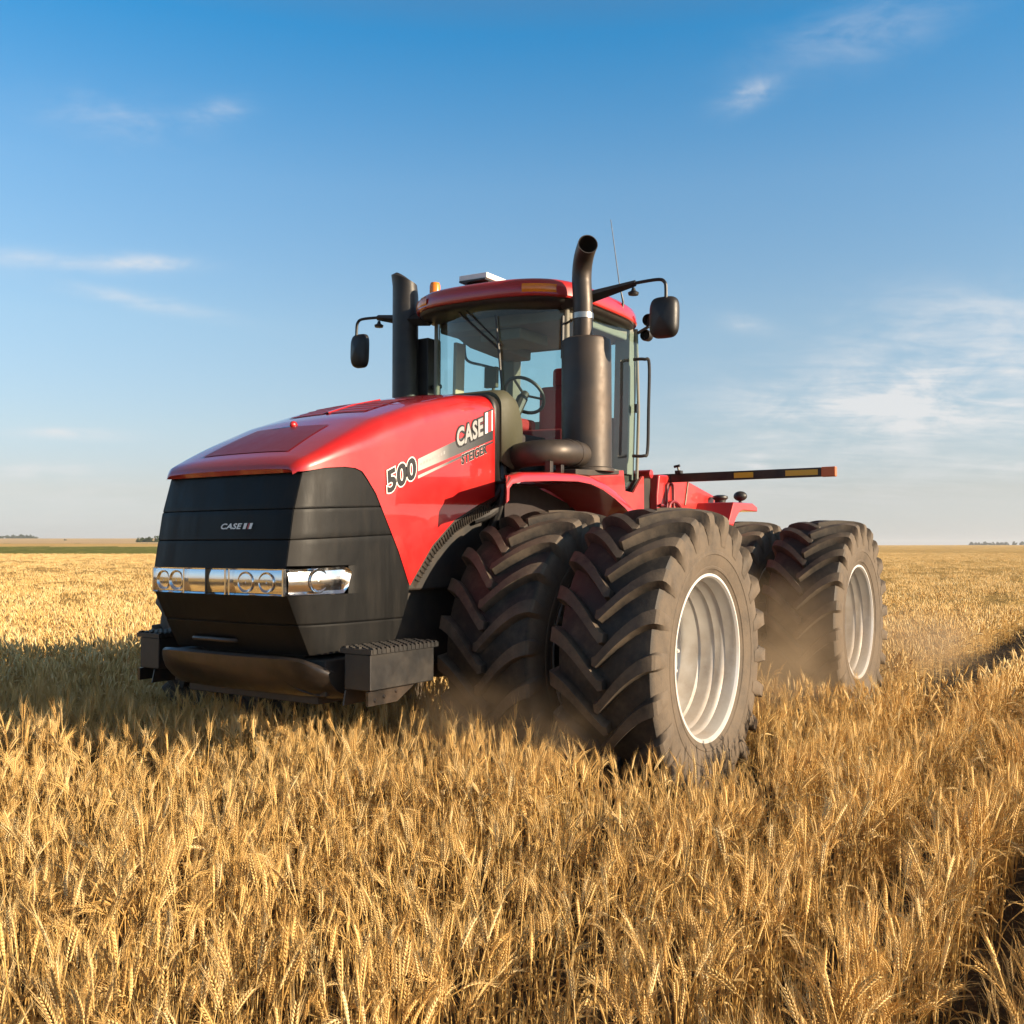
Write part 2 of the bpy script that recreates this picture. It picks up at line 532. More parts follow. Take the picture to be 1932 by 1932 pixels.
radii_c = np.concatenate([np.linspace(16, 60, 150), np.geomspace(60.4, 160, 60), np.geomspace(161, 6000, 140)])
cx, cy, cz = polar_sheet(radii_c, R_(-100), R_(100), 301, canopy_z)
cu, cv = uv_of(cx, cy)
ratio = cu / np.hypot(cu, cv)
lf = ratio < 0.02
band = np.zeros(cx.shape)
edge0 = 172 + 6 * np.sin(cu * 0.03)
band[lf & (cv > edge0) & (cv < 252)] = 1.0
band[lf & (cv >= 330)] = 2.0
# the green crop stands lower than the wheat
cz = np.where(band == 1.0, cz - 0.45, cz)
field = mesh_from_grid('far_field', cx, cy, cz, field_material())
at = field.data.attributes.new('band', 'FLOAT', 'POINT')
at.data.foreach_set('value', band.reshape(-1).astype(np.float32))
field['kind'] = 'structure'
field['label'] = 'ripe golden wheat field stretching to the horizon with a green strip at the left'
field['category'] = 'field'

# ------------------------------------------------------------------ wheat
def straw_material(name, lo, mid, hi, trans=0.2):
    mt, N = new_mat(name)
    rnd = N.n('ShaderNodeObjectInfo').outputs['Random']
    co = N.n('ShaderNodeTexCoord').outputs['Object']
    tone = N.n('ShaderNodeAttribute', attribute_name='tone').outputs['Fac']
    f = N.math('ADD', N.math('MULTIPLY', rnd, 0.45), N.math('MULTIPLY', tone, 0.4))
    f = N.math('ADD', f, N.math('MULTIPLY', N.noise(co, 40.0, 2.0), 0.22))
    c = N.ramp(f, [(0.15, lo), (0.5, mid), (0.9, hi)])
    df = N.n('ShaderNodeBsdfPrincipled', {'Base Color': c, 'Roughness': 0.55, 'Specular IOR Level': 0.35})
    tl = N.n('ShaderNodeBsdfTranslucent', {'Color': c})
    mx = N.n('ShaderNodeMixShader', {0: trans, 1: df.outputs[0], 2: tl.outputs[0]})
    N.n('ShaderNodeOutputMaterial', {'Surface': mx.outputs[0]})
    return mt


M['stem'] = straw_material('wheat_stem', (0.46, 0.255, 0.065), (0.70, 0.455, 0.145), (0.85, 0.63, 0.27))
M['ear'] = straw_material('wheat_ear', (0.56, 0.335, 0.10), (0.80, 0.555, 0.215), (0.90, 0.72, 0.39))
M['leaf'] = straw_material('wheat_leaf', (0.40, 0.24, 0.075), (0.68, 0.45, 0.15), (0.82, 0.62, 0.30), 0.4)
WM = [M['stem'], M['ear'], M['leaf']]


class Tri:
    def __init__(self):
        self.v, self.f, self.m, self.t = [], [], [], []
        self.tone = 0.5

    def add(self, vs, fs, m):
        o = len(self.v)
        self.v += [tuple(p) for p in vs]
        self.t += [self.tone] * len(vs)
        self.f += [tuple(i + o for i in f) for f in fs]
        self.m += [m] * len(fs)

    def tube(self, path, r0, r1, n, m):
        rows = []
        k = len(path)
        for i, p in enumerate(path):
            t = (path[min(i + 1, k - 1)] - path[max(i - 1, 0)]).normalized()
            a = Vector((1, 0, 0)) if abs(t.x) < 0.8 else Vector((0, 1, 0))
            u = t.cross(a).normalized()
            w = t.cross(u)
            r = r0 + (r1 - r0) * i / (k - 1)
            rows += [p + (u * math.cos(2 * math.pi * j / n) + w * math.sin(2 * math.pi * j / n)) * r for j in range(n)]
        fs = []
        for i in range(k - 1):
            for j in range(n):
                fs.append((i * n + j, i * n + (j + 1) % n, (i + 1) * n + (j + 1) % n, (i + 1) * n + j))
        self.add(rows, fs, m)

    def build(self, name):
        me = bpy.data.meshes.new(name)
        me.from_pydata(self.v, [], self.f)
        for mt in WM:
            me.materials.append(mt)
        me.polygons.foreach_set('material_index', self.m)
        me.polygons.foreach_set('use_smooth', [True] * len(me.polygons))
        a = me.attributes.new('tone', 'FLOAT', 'POINT')
        a.data.foreach_set('value', self.t)
        return bpy.data.objects.new(name, me)


def plant(T, r, base, detail):
    """one wheat stalk: curved stem, dry leaves, an ear of spikelets with awns"""
    h = r.uniform(0.36, 0.49)
    az_ = r.uniform(0, 2 * math.pi)
    lean = r.uniform(0.02, 0.16)
    nod = r.choice([0.15, 0.2, 0.3, 0.4, 0.6, 0.9, 1.3, 1.8]) + r.uniform(-0.15, 0.15)
    hd = Vector((math.cos(az_), math.sin(az_), 0))
    T.tone = r.uniform(0, 1)
    # direction angle from vertical grows along stem
    nseg = 7 if detail > 1 else 4
    p = Vector(base)
    path = [p.copy()]
    for i in range(nseg):
        t = (i + 1) / nseg
        ang = lean * t + nod * 0.55 * max(0, t - 0.72) / 0.28
        p = p + (hd * math.sin(ang) + Vector((0, 0, 1)) * math.cos(ang)) * (h / nseg)
        path.append(p.copy())
    T.tube(path, 0.0027, 0.0019, 4 if detail > 1 else 3, 0)
    # ear
    el = r.uniform(0.068, 0.095)
    ne = 9 if detail > 1 else 4
    pts = []
    q = p.copy()
    ang0 = lean + nod * 0.55
    for i in range(ne + 1):
        t = i / ne
        ang = ang0 + nod * 0.55 * t
        pts.append((q.copy(), ang))
        q = q + (hd * math.sin(ang) + Vector((0, 0, 1)) * math.cos(ang)) * (el / ne)
    side = Vector((-hd.y, hd.x, 0))
    T.tone = min(1, max(0, T.tone + r.uniform(-0.25, 0.25)))
    rot = r.uniform(0, math.pi)
    if detail > 1:
        for i, (c, ang) in enumerate(pts[:-1]):
            d = hd * math.sin(ang) + Vector((0, 0, 1)) * math.cos(ang)
            nn_ = d.cross(side)
            s1 = side * math.cos(rot) + nn_ * math.sin(rot)
            s2 = d.cross(s1)
            taper = 1.0 - 0.45 * (i / ne) ** 2 - 0.35 * (1 - i / ne) ** 3
            for sgn in (-1, 1):
                cc = c + s1 * sgn * 0.0050 * taper + d * (0.004 if sgn > 0 else 0.0)
                dv = (d + s1 * sgn * 0.45).normalized()
                L, wd = 0.0090, 0.0052 * taper
                a = cc - dv * L * 0.7
                b = cc + dv * L * 1.25
                ring = [cc + s2 * wd, cc + s1 * sgn * wd * 0.9, cc - s2 * wd, cc - s1 * sgn * wd * 0.6]
                T.add([a] + ring + [b], [(0, 2, 1), (0, 3, 2), (0, 4, 3), (0, 1, 4), (5, 1, 2), (5, 2, 3), (5, 3, 4), (5, 4, 1)], 1)
                al = r.uniform(0.045, 0.075)
                ad = (d + s1 * sgn * r.uniform(0.12, 0.4) + s2 * r.uniform(-0.22, 0.22)).normalized()
                w2 = ad.cross(s2).normalized() * 0.00055
                w3 = s2 * 0.00055
                T.add([b - dv * 0.003 + w2, b - dv * 0.003 - w2, b + ad * al], [(0, 1, 2)], 1)
                T.add([b - dv * 0.003 + w3, b - dv * 0.003 - w3, b + ad * al * 0.95], [(0, 1, 2)], 1)
    else:
        rad = [0.005, 0.0085, 0.0088, 0.007, 0.002]
        path2 = [c for c, _ in pts]
        n = 5
        rows = []
        for i, (c, ang) in enumerate(pts):
            d = hd * math.sin(ang) + Vector((0, 0, 1)) * math.cos(ang)
            n2_ = d.cross(side)
            rows += [c + (side * math.cos(2 * math.pi * j / n) + n2_ * math.sin(2 * math.pi * j / n)) * rad[i] for j in range(n)]
        T.add(rows, [(i * n + j, i * n + (j + 1) % n, (i + 1) * n + (j + 1) % n, (i + 1) * n + j) for i in range(ne) for j in range(n)], 1)
        for k in range(6):
            c, ang = pts[r.randint(1, ne)]
            d = hd * math.sin(ang) + Vector((0, 0, 1)) * math.cos(ang)
            ad = (d + side * r.uniform(-0.4, 0.4) + d.cross(side) * r.uniform(-0.4, 0.4)).normalized()
            w2 = ad.cross(Vector((0.3, 0.5, 0.8))).normalized() * 0.0011
            T.add([c + w2, c - w2, c + ad * r.uniform(0.05, 0.085)], [(0, 1, 2)], 1)
    # dry leaves
    for k in range(r.choice([0, 1, 1, 2]) if detail > 1 else 1):
        T.tone = r.uniform(0, 1)
        i = r.randint(1, max(1, nseg - 3))
        a = r.uniform(0, 2 * math.pi)
        ld = Vector((math.cos(a), math.sin(a), 0))
        wv = Vector((-ld.y, ld.x, 0))
        L = r.uniform(0.10, 0.22)
        nl = 5
        q = path[i].copy()
        ang = r.uniform(0.2, 0.7)
        bend = r.uniform(0.25, 0.7)
        vs = []
        for s in range(nl + 1):
            w_ = 0.0042 * (1 - (s / nl) ** 2) + 0.0004
            tw = wv * math.cos(s * 0.35) + Vector((0, 0, 1)) * math.sin(s * 0.35)
            vs += [q + tw * w_, q - tw * w_]
            q = q + (ld * math.sin(ang) + Vector((0, 0, 1)) * math.cos(ang)) * (L / nl)
            ang += bend
        T.add(vs, [(2 * s, 2 * s + 1, 2 * s + 3, 2 * s + 2) for s in range(nl)], 2)


def make_protos():
    pr = random.Random(5)
    cl_near = bpy.data.collections.new('wheat_stalks')
    cl_mid = bpy.data.collections.new('wheat_tufts')
    cl_far = bpy.data.collections.new('wheat_patches')
    for i in range(18):
        T = Tri()
        plant(T, pr, (0, 0, 0), 2)
        cl_near.objects.link(T.build('wheat_stalk'))
    for i in range(12):
        T = Tri()
        for k in range(6):
            plant(T, pr, (pr.uniform(-0.09, 0.09), pr.uniform(-0.06, 0.06), pr.uniform(-0.05, 0.03)), 1)
        cl_mid.objects.link(T.build('wheat_tuft'))
    for i in range(8):
        T = Tri()
        for k in range(34):
            plant(T, pr, (pr.uniform(-0.3, 0.3), pr.uniform(-0.3, 0.3), pr.uniform(-0.06, 0.05)), 1)
        cl_far.objects.link(T.build('wheat_patch'))
    return cl_near, cl_mid, cl_far


CL_NEAR, CL_MID, CL_FAR = make_protos()
WHEELS = [(0, 2.0), (0, 1.1), (0, -1.1), (0, -2.0), (-3.91, 2.0), (-3.91, 1.1), (-3.91, -1.1), (-3.91, -2.0)]


def keep_mask(x, y):
    ok = np.ones(x.shape, bool)
    for wx, wy in WHEELS:
        ok &= ~((np.abs(x - wx) < 0.62) & (np.abs(y - wy) < 0.42))
        if wy > 1.5:      # crop pressed aside by the outer tyre
            ok &= ~(((x - wx - 0.30) / 0.95) ** 2 + ((y - wy - 0.25) / 0.62) ** 2 < 1.0 + 0.25 * np.sin(x * 9 + y * 7))
    # track pressed into the crop along the left wheels behind the tractor
    ok &= ~((np.abs(y - 2.93) < 0.42 + 0.05 * np.sin(x * 3)) & (x < -3.6))
    # drill gaps on the camera's right
    ok &= ~((np.abs(y - 4.42 + 0.02 * np.sin(x * 2.0)) < 0.14) & (x < 4.2) & (npr.random(x.shape) < 0.9))
    ok &= ~((np.abs(y - 3.90 + 0.02 * np.sin(x * 1.7 + 1)) < 0.10) & (x < 2.4))
    ok &= np.hypot(x - CAM.x, y - CAM.y) > 0.75
    return ok


def scatter(dens, inside, n_try_area):
    (u0, u1, v0, v1) = n_try_area
    n = int(dens * (u1 - u0) * (v1 - v0))
    u = npr.uniform(u0, u1, n)
    v = npr.uniform(v0, v1, n)
    x = CAM.x + u * RIGHT.x + v * DIRH.x
    y = CAM.y + u * RIGHT.y + v * DIRH.y
    # sown in rows along x, 0.19 m apart
    yr = np.where(y > 2.9, np.round(y / 0.52) * 0.52 + npr.normal(0, 0.072, n), np.round(y / 0.19) * 0.19 + npr.normal(0, 0.042, n))
    y = np.where(npr.random(n) < np.where(y > 2.9, 0.96, 0.85), yr, y)
    u, v = uv_of(x, y)
    # thinner and thicker places
    pn = np.sin(x * 3.1 + 1.3 * np.sin(y * 2.3)) * np.sin(y * 2.7 + 1.1 * np.sin(x * 1.9)) + 0.6 * np.sin(x * 7.3 + y * 5.1)
    k = inside(u, v) & keep_mask(x, y) & (npr.random(n) < 0.82 + 0.24 * pn)
    return x[k], y[k], pn[k]


def wheat_object(name, coll, nproto, x, y, rot, scl):
    n = len(x)
    z = terrain(x, y) - 0.01
    me = bpy.data.meshes.new(name)
    me.vertices.add(n)
    me.vertices.foreach_set('co', np.stack([x, y, z], -1).astype(np.float32).reshape(-1))
    a = me.attributes.new('rot', 'FLOAT_VECTOR', 'POINT')
    a.data.foreach_set('vector', rot.astype(np.float32).reshape(-1))
    a = me.attributes.new('scl', 'FLOAT', 'POINT')
    a.data.foreach_set('value', scl.astype(np.float32))
    a = me.attributes.new('pick', 'INT', 'POINT')
    a.data.foreach_set('value', npr.integers(0, nproto, n).astype(np.int32))
    o = bpy.data.objects.new(name, me)
    COL.objects.link(o)
    ng = bpy.data.node_groups.new(name + '_scatter', 'GeometryNodeTree')
    ng.interface.new_socket('Geometry', in_out='INPUT', socket_type='NodeSocketGeometry')
    ng.interface.new_socket('Geometry', in_out='OUTPUT', socket_type='NodeSocketGeometry')
    N = NT(ng)
    gi = N.n('NodeGroupInput')
    ci = N.n('GeometryNodeCollectionInfo', {'Collection': coll, 'Separate Children': True, 'Reset Children': True})
    ra = N.n('GeometryNodeInputNamedAttribute', {'Name': 'rot'}, data_type='FLOAT_VECTOR')
    sa = N.n('GeometryNodeInputNamedAttribute', {'Name': 'scl'}, data_type='FLOAT')
    pa = N.n('GeometryNodeInputNamedAttribute', {'Name': 'pick'}, data_type='INT')
    er = N.n('FunctionNodeEulerToRotation', {0: ra.outputs[0]})
    ip = N.n('GeometryNodeInstanceOnPoints', {'Points': gi.outputs[0], 'Instance': ci.outputs[0], 'Pick Instance': True,
                                              'Instance Index': pa.outputs[0], 'Rotation': er.outputs[0], 'Scale': sa.outputs[0]})
    go = N.n('NodeGroupOutput')
    ng.links.new(ip.outputs[0], go.inputs[0])
    md = o.modifiers.new('scatter', 'NODES')
    md.node_group = ng
    return o


def rots(n, tilt):
    return np.stack([npr.normal(0, tilt, n), npr.normal(0, tilt, n), npr.uniform(0, 6.283, n)], -1)


def in_near(u, v):
    return (v > -1.2) & (v < 8.6) & (np.abs(u) < 2.4 + 0.60 * np.maximum(v, 0))


def in_mid(u, v):
    return (v >= 8.6) & (v < 20) & (np.abs(u) < 2.4 + 0.60 * v)


def in_far(u, v):
    return (v >= 20) & (v < 168) & (np.abs(u) < 3 + 0.62 * v)


nx, ny, pn = scatter(345, in_near, (-8, 8, -1.2, 8.6))
hgt = np.clip(1.0 + 0.10 * pn + npr.normal(0, 0.09, len(nx)), 0.66, 1.28)
w1 = wheat_object('wheat_crop', CL_NEAR, 18, nx, ny, rots(len(nx), 0.085), hgt)
mx_, my_, pm = scatter(46, in_mid, (-15, 15, 8.6, 20))
w2 = wheat_object('wheat_crop', CL_MID, 12, mx_, my_, rots(len(mx_), 0.07), np.clip(1.0 + 0.09 * pm + npr.normal(0, 0.07, len(mx_)), 0.7, 1.25))
fx, fy, pf = scatter(2.6, in_far, (-106, 106, 20, 168))
far_keep = npr.random(len(fx)) < np.interp(np.hypot(fx - CAM.x, fy - CAM.y), [40, 90, 170], [1.0, 0.75, 0.5])
fx, fy, pf = fx[far_keep], fy[far_keep], pf[far_keep]
w3 = wheat_object('wheat_crop', CL_FAR, 8, fx, fy, rots(len(fx), 0.03), np.clip(1.02 + 0.06 * pf + npr.normal(0, 0.05, len(fx)), 0.8, 1.2))
for o, lb in ((w1, 'ripe golden bearded wheat standing in the foreground and around the wheels'),
              (w2, 'ripe golden wheat standing beside and behind the tractor'),
              (w3, 'ripe golden wheat further off, stretching behind the tractor')):
    o['kind'] = 'stuff'
    o['label'] = lb
    o['category'] = 'wheat'
# flattened straw in the wheel tracks
tx = npr.uniform(-24, -3.4, 110)
ty = 2.9 + npr.normal(0, 0.2, 110)
tz = rots(110, 0.2)
tz[:, 0] += 1.35
w4 = wheat_object('flattened_straw', CL_NEAR, 18, tx, ty, tz, npr.uniform(0.6, 0.95, 110))
w4['kind'] = 'stuff'
w4['label'] = 'pressed down straw in the dark wheel track behind the rear wheels'
w4['category'] = 'straw'

# ------------------------------------------------------------------ tractor
tractor = empty('tractor', (0, 0, 0))
tractor['label'] = 'large red articulated tractor with dual dusty tyres standing in the wheat'
tractor['category'] = 'tractor'

XS = [(2.156, 2.142), (1.914, 2.212), (1.742, 2.240), (1.56, 2.270), (1.416, 2.263), (1.228, 2.169), (1.048, 2.076)]   # nose profile z -> x
XB = [(1.05, 1.40), (1.189, 1.324), (1.333, 1.256), (1.443, 1.234), (1.674, 1.35), (1.862, 1.463), (2.046, 1.573), (2.141, 1.658), (2.2, 1.80)]


def xs_of(z):
    return lerp_table(XS, z)


def side_y(x, z=2.0):
    d = max(0.0, xs_of(min(max(z, 1.05), 2.156)) - x)
    return 0.62 + 0.08 * (1 - math.exp(-d / 0.22)) / (1 - math.exp(-2.6))


# --- hood
ZT = [(2.20, 2.19), (2.15, 2.24), (1.875, 2.375), (1.48, 2.55), (1.04, 2.70), (0.56, 2.82), (0.2, 2.86)]
ZL = [(2.20, 2.150), (2.14, 2.156), (2.0, 2.185), (1.85, 2.20), (1.76, 2.198), (1.70, 2.181), (1.658, 2.141), (1.573, 2.046),
      (1.463, 1.862), (1.35, 1.674), (1.25, 1.47), (1.234, 1.443), (1.2, 1.483), (0.995, 1.711), (0.741, 1.893), (0.469, 2.005), (0.22, 2.09)]


def hood_top(x, y):
    w = side_y(x) - 0.0
    return lerp_table(ZT, x) + 0.03 * (1 - min(1, abs(y) / w) ** 2) * min(1, (2.25 - x) / 0.5)


def hood_row(x, zlow, inset=0.0):
    w = side_y(x) - inset - 0.035 * (max(0, x - 2.13) / 0.06) ** 2
    r = min(0.15, 0.05 + 0.16 * max(0, 2.2 - x))
    zt = lerp_table(ZT, x)
    half = []
    for k in range(9):
        y = (w - r) * k / 8
        half.append((x, y, zt + 0.03 * (1 - (y / w) ** 2) * min(1, max(0.1, (2.25 - x) / 0.5)) - 0.02 * (y / w) ** 4))
    zc = half[-1][2] - r
    for k in range(1, 7):
        a = math.pi / 2 * k / 6
        half.append((x, w - r + r * math.sin(a), zc + r * math.cos(a)))
    z0 = half[-1][2]
    for k in range(1, 13):
        half.append((x, w, z0 + (zlow - z0) * k / 12))
    return half


xs_stations = [2.19, 2.175, 2.15, 2.10, 2.0, 1.92, 1.85, 1.80, 1.76, 1.73, 1.70, 1.68, 1.658, 1.63, 1.60, 1.573, 1.54, 1.50, 1.463, 1.42, 1.385, 1.35,
               1.315, 1.28, 1.25, 1.238, 1.232, 1.2, 1.15, 1.1, 1.05, 0.995, 0.93, 0.86, 0.80, 0.741, 0.66, 0.56, 0.469, 0.38, 0.30, 0.24]
hood = None
hb = MB()
for sgn in (1, -1):
    rows = []
    for x in xs_stations:
        rows.append([(p[0], sgn * p[1], p[2]) for p in hood_row(x, lerp_table(ZL, x))])
    # rear edge rolls inwards a little
    for x, ins in ((0.215, 0.012), (0.20, 0.045)):
        rows.append([(p[0], sgn * p[1], p[2] - ins * 0.4) for p in hood_row(x, lerp_table(ZL, x), ins)])
    hb.grid(rows, False, sgn < 0)
    # front lip closing down to the grille
    top = rows[0]
    n1_ = len(top)
    lip = []
    for p in top:
        lip.append((2.163 + 0.03 * (1 - (p[1] / 0.62) ** 2), p[1], 2.150))
    midl = [((a[0] + b[0]) / 2 + 0.012, a[1], max(b[2], b[2] + (a[2] - b[2]) * 0.55)) for a, b in zip(top, lip)]
    hb.grid([lip, midl, top], False, sgn < 0)
hood = hb.build('hood', M['red'], tractor, smooth=40)


def on_hood(x, y, lift=0.003):
    w = side_y(x)
    zt = lerp_table(ZT, x)
    return zt + 0.03 * (1 - (y / w) ** 2) * min(1, max(0.1, (2.25 - x) / 0.5)) - 0.02 * (y / w) ** 4 + lift


# front mesh vent in the hood top
vb = MB()
rows = []
for i in range(9):
    t = i / 8
    x = 2.05 - 0.42 * t
    hw = 0.40 - 0.06 * t
    rows.append([(x, hw * (j / 10 - 1) if False else -hw + 2 * hw * j / 20, on_hood(x, -hw + 2 * hw * j / 20, 0.004)) for j in range(21)])
vb.grid(rows)
vb.build('vent_mesh', M['red_dark'], hood)
# louvres behind
for sgn in (1, -1):
    lb = MB()
    for k in range(6):
        xa = 1.30 - k * 0.085
        y0, y1 = 0.035, 0.36 - 0.0 * k
        rows = []
        for (dx, dz_) in ((0, 0.0025), (-0.006, 0.007), (-0.036, 0.006), (-0.040, 0.002)):
            rows.append([(xa + dx, sgn * (y0 + (y1 - y0) * j / 8), on_hood(xa + dx, y0 + (y1 - y0) * j / 8, dz_)) for j in range(9)])
        lb.grid(rows, False, sgn < 0)
    lb.cur = 1
    rows = []
    for x in np.linspace(1.32, 0.78, 8):
        rows.append([(x, sgn * (0.025 + 0.345 * j / 8), on_hood(x, 0.025 + 0.345 * j / 8, 0.0035)) for j in range(9)])
    lb.grid(rows, False, sgn < 0)
    lb.build('louvre_panel', [M['red_dull'], M['red_dark']], hood)
kb = MB()
zk = on_hood(1.60, -0.02, 0)
kb.ellipsoid((1.60, -0.02, zk + 0.008), (0.032, 0.022, 0.026))
kb.build('hood_latch', M['red'], hood)
rb = MB()
rows = [[(x, y, on_hood(x, y, 0.0 if abs(y) > 0.012 else 0.012)) for y in (-0.02, -0.011, 0.0, 0.011, 0.02)] for x in np.linspace(1.30, 0.75, 10)]
rb.grid(rows)
rb.build('hood_ridge', M['red'], hood)

# --- grille
GROOVES = [1.93, 1.745, 1.235]


def groove(z):
    return sum(-0.007 * math.exp(-((z - g) / 0.0032) ** 2) for g in GROOVES)


def zrows(z0, z1):
    zs = set(np.linspace(z0, z1, 14).tolist())
    for g in GROOVES:
        if z0 < g < z1:
            zs |= {g - 0.012, g - 0.004, g, g + 0.004, g + 0.012}
    return sorted(zs)


def front_rows(z0, z1, yw=0.612, off=0.0):
    out = []
    for z in zrows(z0, z1):
        out.append([(xs_of(z) + off + 0.03 * (1 - (y / 0.62) ** 2) + groove(z) - 0.012 * (abs(y) / 0.62) ** 8, y, z)
                    for y in np.linspace(-yw, yw, 25)])
    return out


gb = MB()
gb.grid(front_rows(1.572, 2.152))
gb.grid(front_rows(1.05, 1.412))
grille = gb.build('grille', M['grille'], tractor)
for sgn in (1, -1):
    sb = MB()

    def srow(z, x0f, x1f, zadd=None):
        x0, x1 = x0f(z), x1f(z)
        return [(x0 + (x1 - x0) * t, sgn * (side_y(x0 + (x1 - x0) * t, z) - 0.006 + groove(z) - 0.012 * (1 - t) ** 24),
                 z + (0.05 * t * (1 if 1.6 < z < 2.1 else 0))) for t in np.linspace(0, 1, 22)]
    sb.grid([srow(z, lambda q: xs_of(q) - 0.008, lambda q: 1.17) for z in zrows(1.59, 2.10)] +
            [srow(z, lambda q: xs_of(q) - 0.008, lambda q: 1.3) for z in (2.15, 2.20)], False, sgn < 0)
    sb.grid([srow(z, lambda q: xs_of(q) - 0.008, lambda q: lerp_table(XB, q)) for z in zrows(1.05, 1.414)], False, sgn < 0)
    sb.grid([srow(z, lambda q: 1.80, lambda q: lerp_table(XB, q)) for z in (1.414, 1.443, 1.50, 1.59)], False, sgn < 0)
    sb.build('side_grille', M['grille'], tractor)
# dark backing that closes the seams
bb = MB()
bb.box((1.35, -0.585, 1.06), (2.03, 0.585, 2.10))
bb.build('radiator_core', M['chassis'], tractor)
hnd = MB()
hnd.tube(smooth_path([(2.10, -0.36, 1.115), (2.155, -0.33, 1.118), (2.17, -0.15, 1.12), (2.165, 0.03, 1.118), (2.11, 0.06, 1.115)], 6), 0.014, 8)
hnd.build('grab_handle', M['steel_black'], grille)

# --- headlamp band
hl = empty('headlight_band', (0, 0, 0), tractor)
ho = MB()
ho.grid([[(xs_of(z) - 0.020 + 0.013 * math.sin((z - 1.408) / 0.166 * math.pi) + 0.03 * (1 - (y / 0.62) ** 2), y, z) for y in np.linspace(-0.60, 0.60, 25)] for z in np.linspace(1.408, 1.574, 9)])
for zc in (1.410, 1.572):
    ho.grid([[(xs_of(zc) + d + 0.03 * (1 - (y / 0.62) ** 2), y, zc) for y in np.linspace(-0.61, 0.61, 25)] for d in (-0.02, -0.004)])
for yd in (-0.60, -0.262, 0.13, 0.165, 0.60):
    ho.box((2.21, yd - 0.006, 1.412), (2.275 + 0.03 * (1 - (yd / 0.62) ** 2), yd + 0.006, 1.57))
for sgn in (1, -1):
    rows = []
    for t in np.linspace(0, 1, 18):
        x = 2.245 - (2.245 - 1.802) * t
        sh = 0.0 if t < 0.86 else 0.04 * ((t - 0.86) / 0.14) ** 2
        rows.append([(x - (0.03 * (zz - 0.5) if t > 0.9 else 0), sgn * (side_y(x, 1.49) - 0.002 - 0.020 * min(1, (1 - t) * 8) * min(1, zz * 8, (1 - zz) * 8) + 0.012 * math.sin(zz * math.pi) * min(1, (1 - t) * 8)),
                      1.418 + sh + (0.150 + 0.018 * t - 2 * sh) * zz) for zz in np.linspace(0, 1, 9)])
    ho.grid(rows, False, sgn < 0)
ho.build('lamp_housing', M['chrome'], hl)
dv = MB()
dv.box((2.235, -0.056, 1.412), (2.302, -0.048, 1.572))
dv.build('lamp_divider', M['black'], hl)
for (c, ax, r) in (((2.250, -0.36, 1.49), 'x', 0.062), ((2.253, 0.29, 1.49), 'x', 0.062), ((2.244, 0.46, 1.49), 'x', 0.060), ((2.045, 0.645, 1.50), 'y', 0.07),
                   ((2.045, -0.645, 1.50), '-y', 0.07), ((2.240, -0.50, 1.49), 'x', 0.060)):
    rb_ = MB()
    prof = [(0.008, 0.0), (r * 0.45, 0.005), (r * 0.8, 0.016), (r, 0.028), (r * 1.05, 0.028), (r * 1.06, 0.02)]
    if ax == 'x':
        rb_.lathe(prof, (c[0] + 0.008, c[1], c[2]), 'x', 24)
    else:
        s = 1 if ax == 'y' else -1
        rb_.lathe([(a, s * b) for a, b in prof], (c[0], c[1] - s * 0.004, c[2]), 'y', 24)
    rb_.build('reflector', M['chrome'], hl)
    bu = MB()
    d = (0.022, 0, 0) if ax == 'x' else (0, 0.012 if ax == 'y' else -0.012, 0)
    bu.ellipsoid((c[0] + d[0], c[1] + d[1], c[2]), (0.010, 0.010, 0.010) if ax == 'x' else (0.012, 0.010, 0.012), 10, 6)
    bu.build('bulb', M['bulb'], hl)
lb = MB()
lb.grid([[(xs_of(z) + 0.002 + 0.03 * (1 - (y / 0.62) ** 2), y, z) for y in np.linspace(-0.612, 0.612, 25)] for z in np.linspace(1.416, 1.568, 5)])
for sgn in (1, -1):
    rows = []
    for t in np.linspace(0, 1, 16):
        x = 2.256 - (2.256 - 1.80) * t
        sh = 0.0 if t < 0.88 else 0.035 * ((t - 0.88) / 0.12) ** 2
        rows.append([(x - (0.03 * (zz - 0.5) if t > 0.9 else 0), sgn * (side_y(x, 1.49) + 0.004), 1.416 + sh + (0.152 + 0.018 * t - 2 * sh) * zz) for zz in (0, 0.25, 0.5, 0.75, 1)])
    lb.grid(rows, False, sgn > 0)
lb.build('lamp_lens', M['lens'], hl)


# --- lettering
def text_mesh(body, bold=0.0, outline=0.0, shear=0.0, spacing=1.0, xscale=1.0):
    cu_ = bpy.data.curves.new('lettering', 'FONT')
    cu_.body = body
    cu_.size = 1.0
    cu_.offset = bold + outline
    cu_.shear = shear
    cu_.space_character = spacing
    cu_.resolution_u = 4
    ob = bpy.data.objects.new('lettering', cu_)
    COL.objects.link(ob)
    dg = bpy.context.evaluated_depsgraph_get()
    dg.update()
    me = bpy.data.meshes.new_from_object(ob.evaluated_get(dg))
    bpy.data.objects.remove(ob)
    bpy.data.curves.remove(cu_)
    vs = [(v.co.x, v.co.y) for v in me.vertices]
    fs = [tuple(p.vertices) for p in me.polygons]
    bpy.data.meshes.remove(me)
    return vs, fs


def fit_text(body, bold, outl, shear=0.0, spacing=1.0):
    """letters normalised to the unit box of the plain letters; returns inner and outline meshes"""
    a, fa = text_mesh(body, bold, 0.0, shear, spacing)
    x0, x1 = min(p[0] for p in a), max(p[0] for p in a)
    y0, y1 = min(p[1] for p in a), max(p[1] for p in a)
    nrm = lambda vs: [((p[0] - x0) / (x1 - x0), (p[1] - y0) / (y1 - y0)) for p in vs]
    out = [(nrm(a), fa)]
    if outl:
        b, fb = text_mesh(body, bold, outl, shear, spacing)
        out.append((nrm(b), fb))
    return out


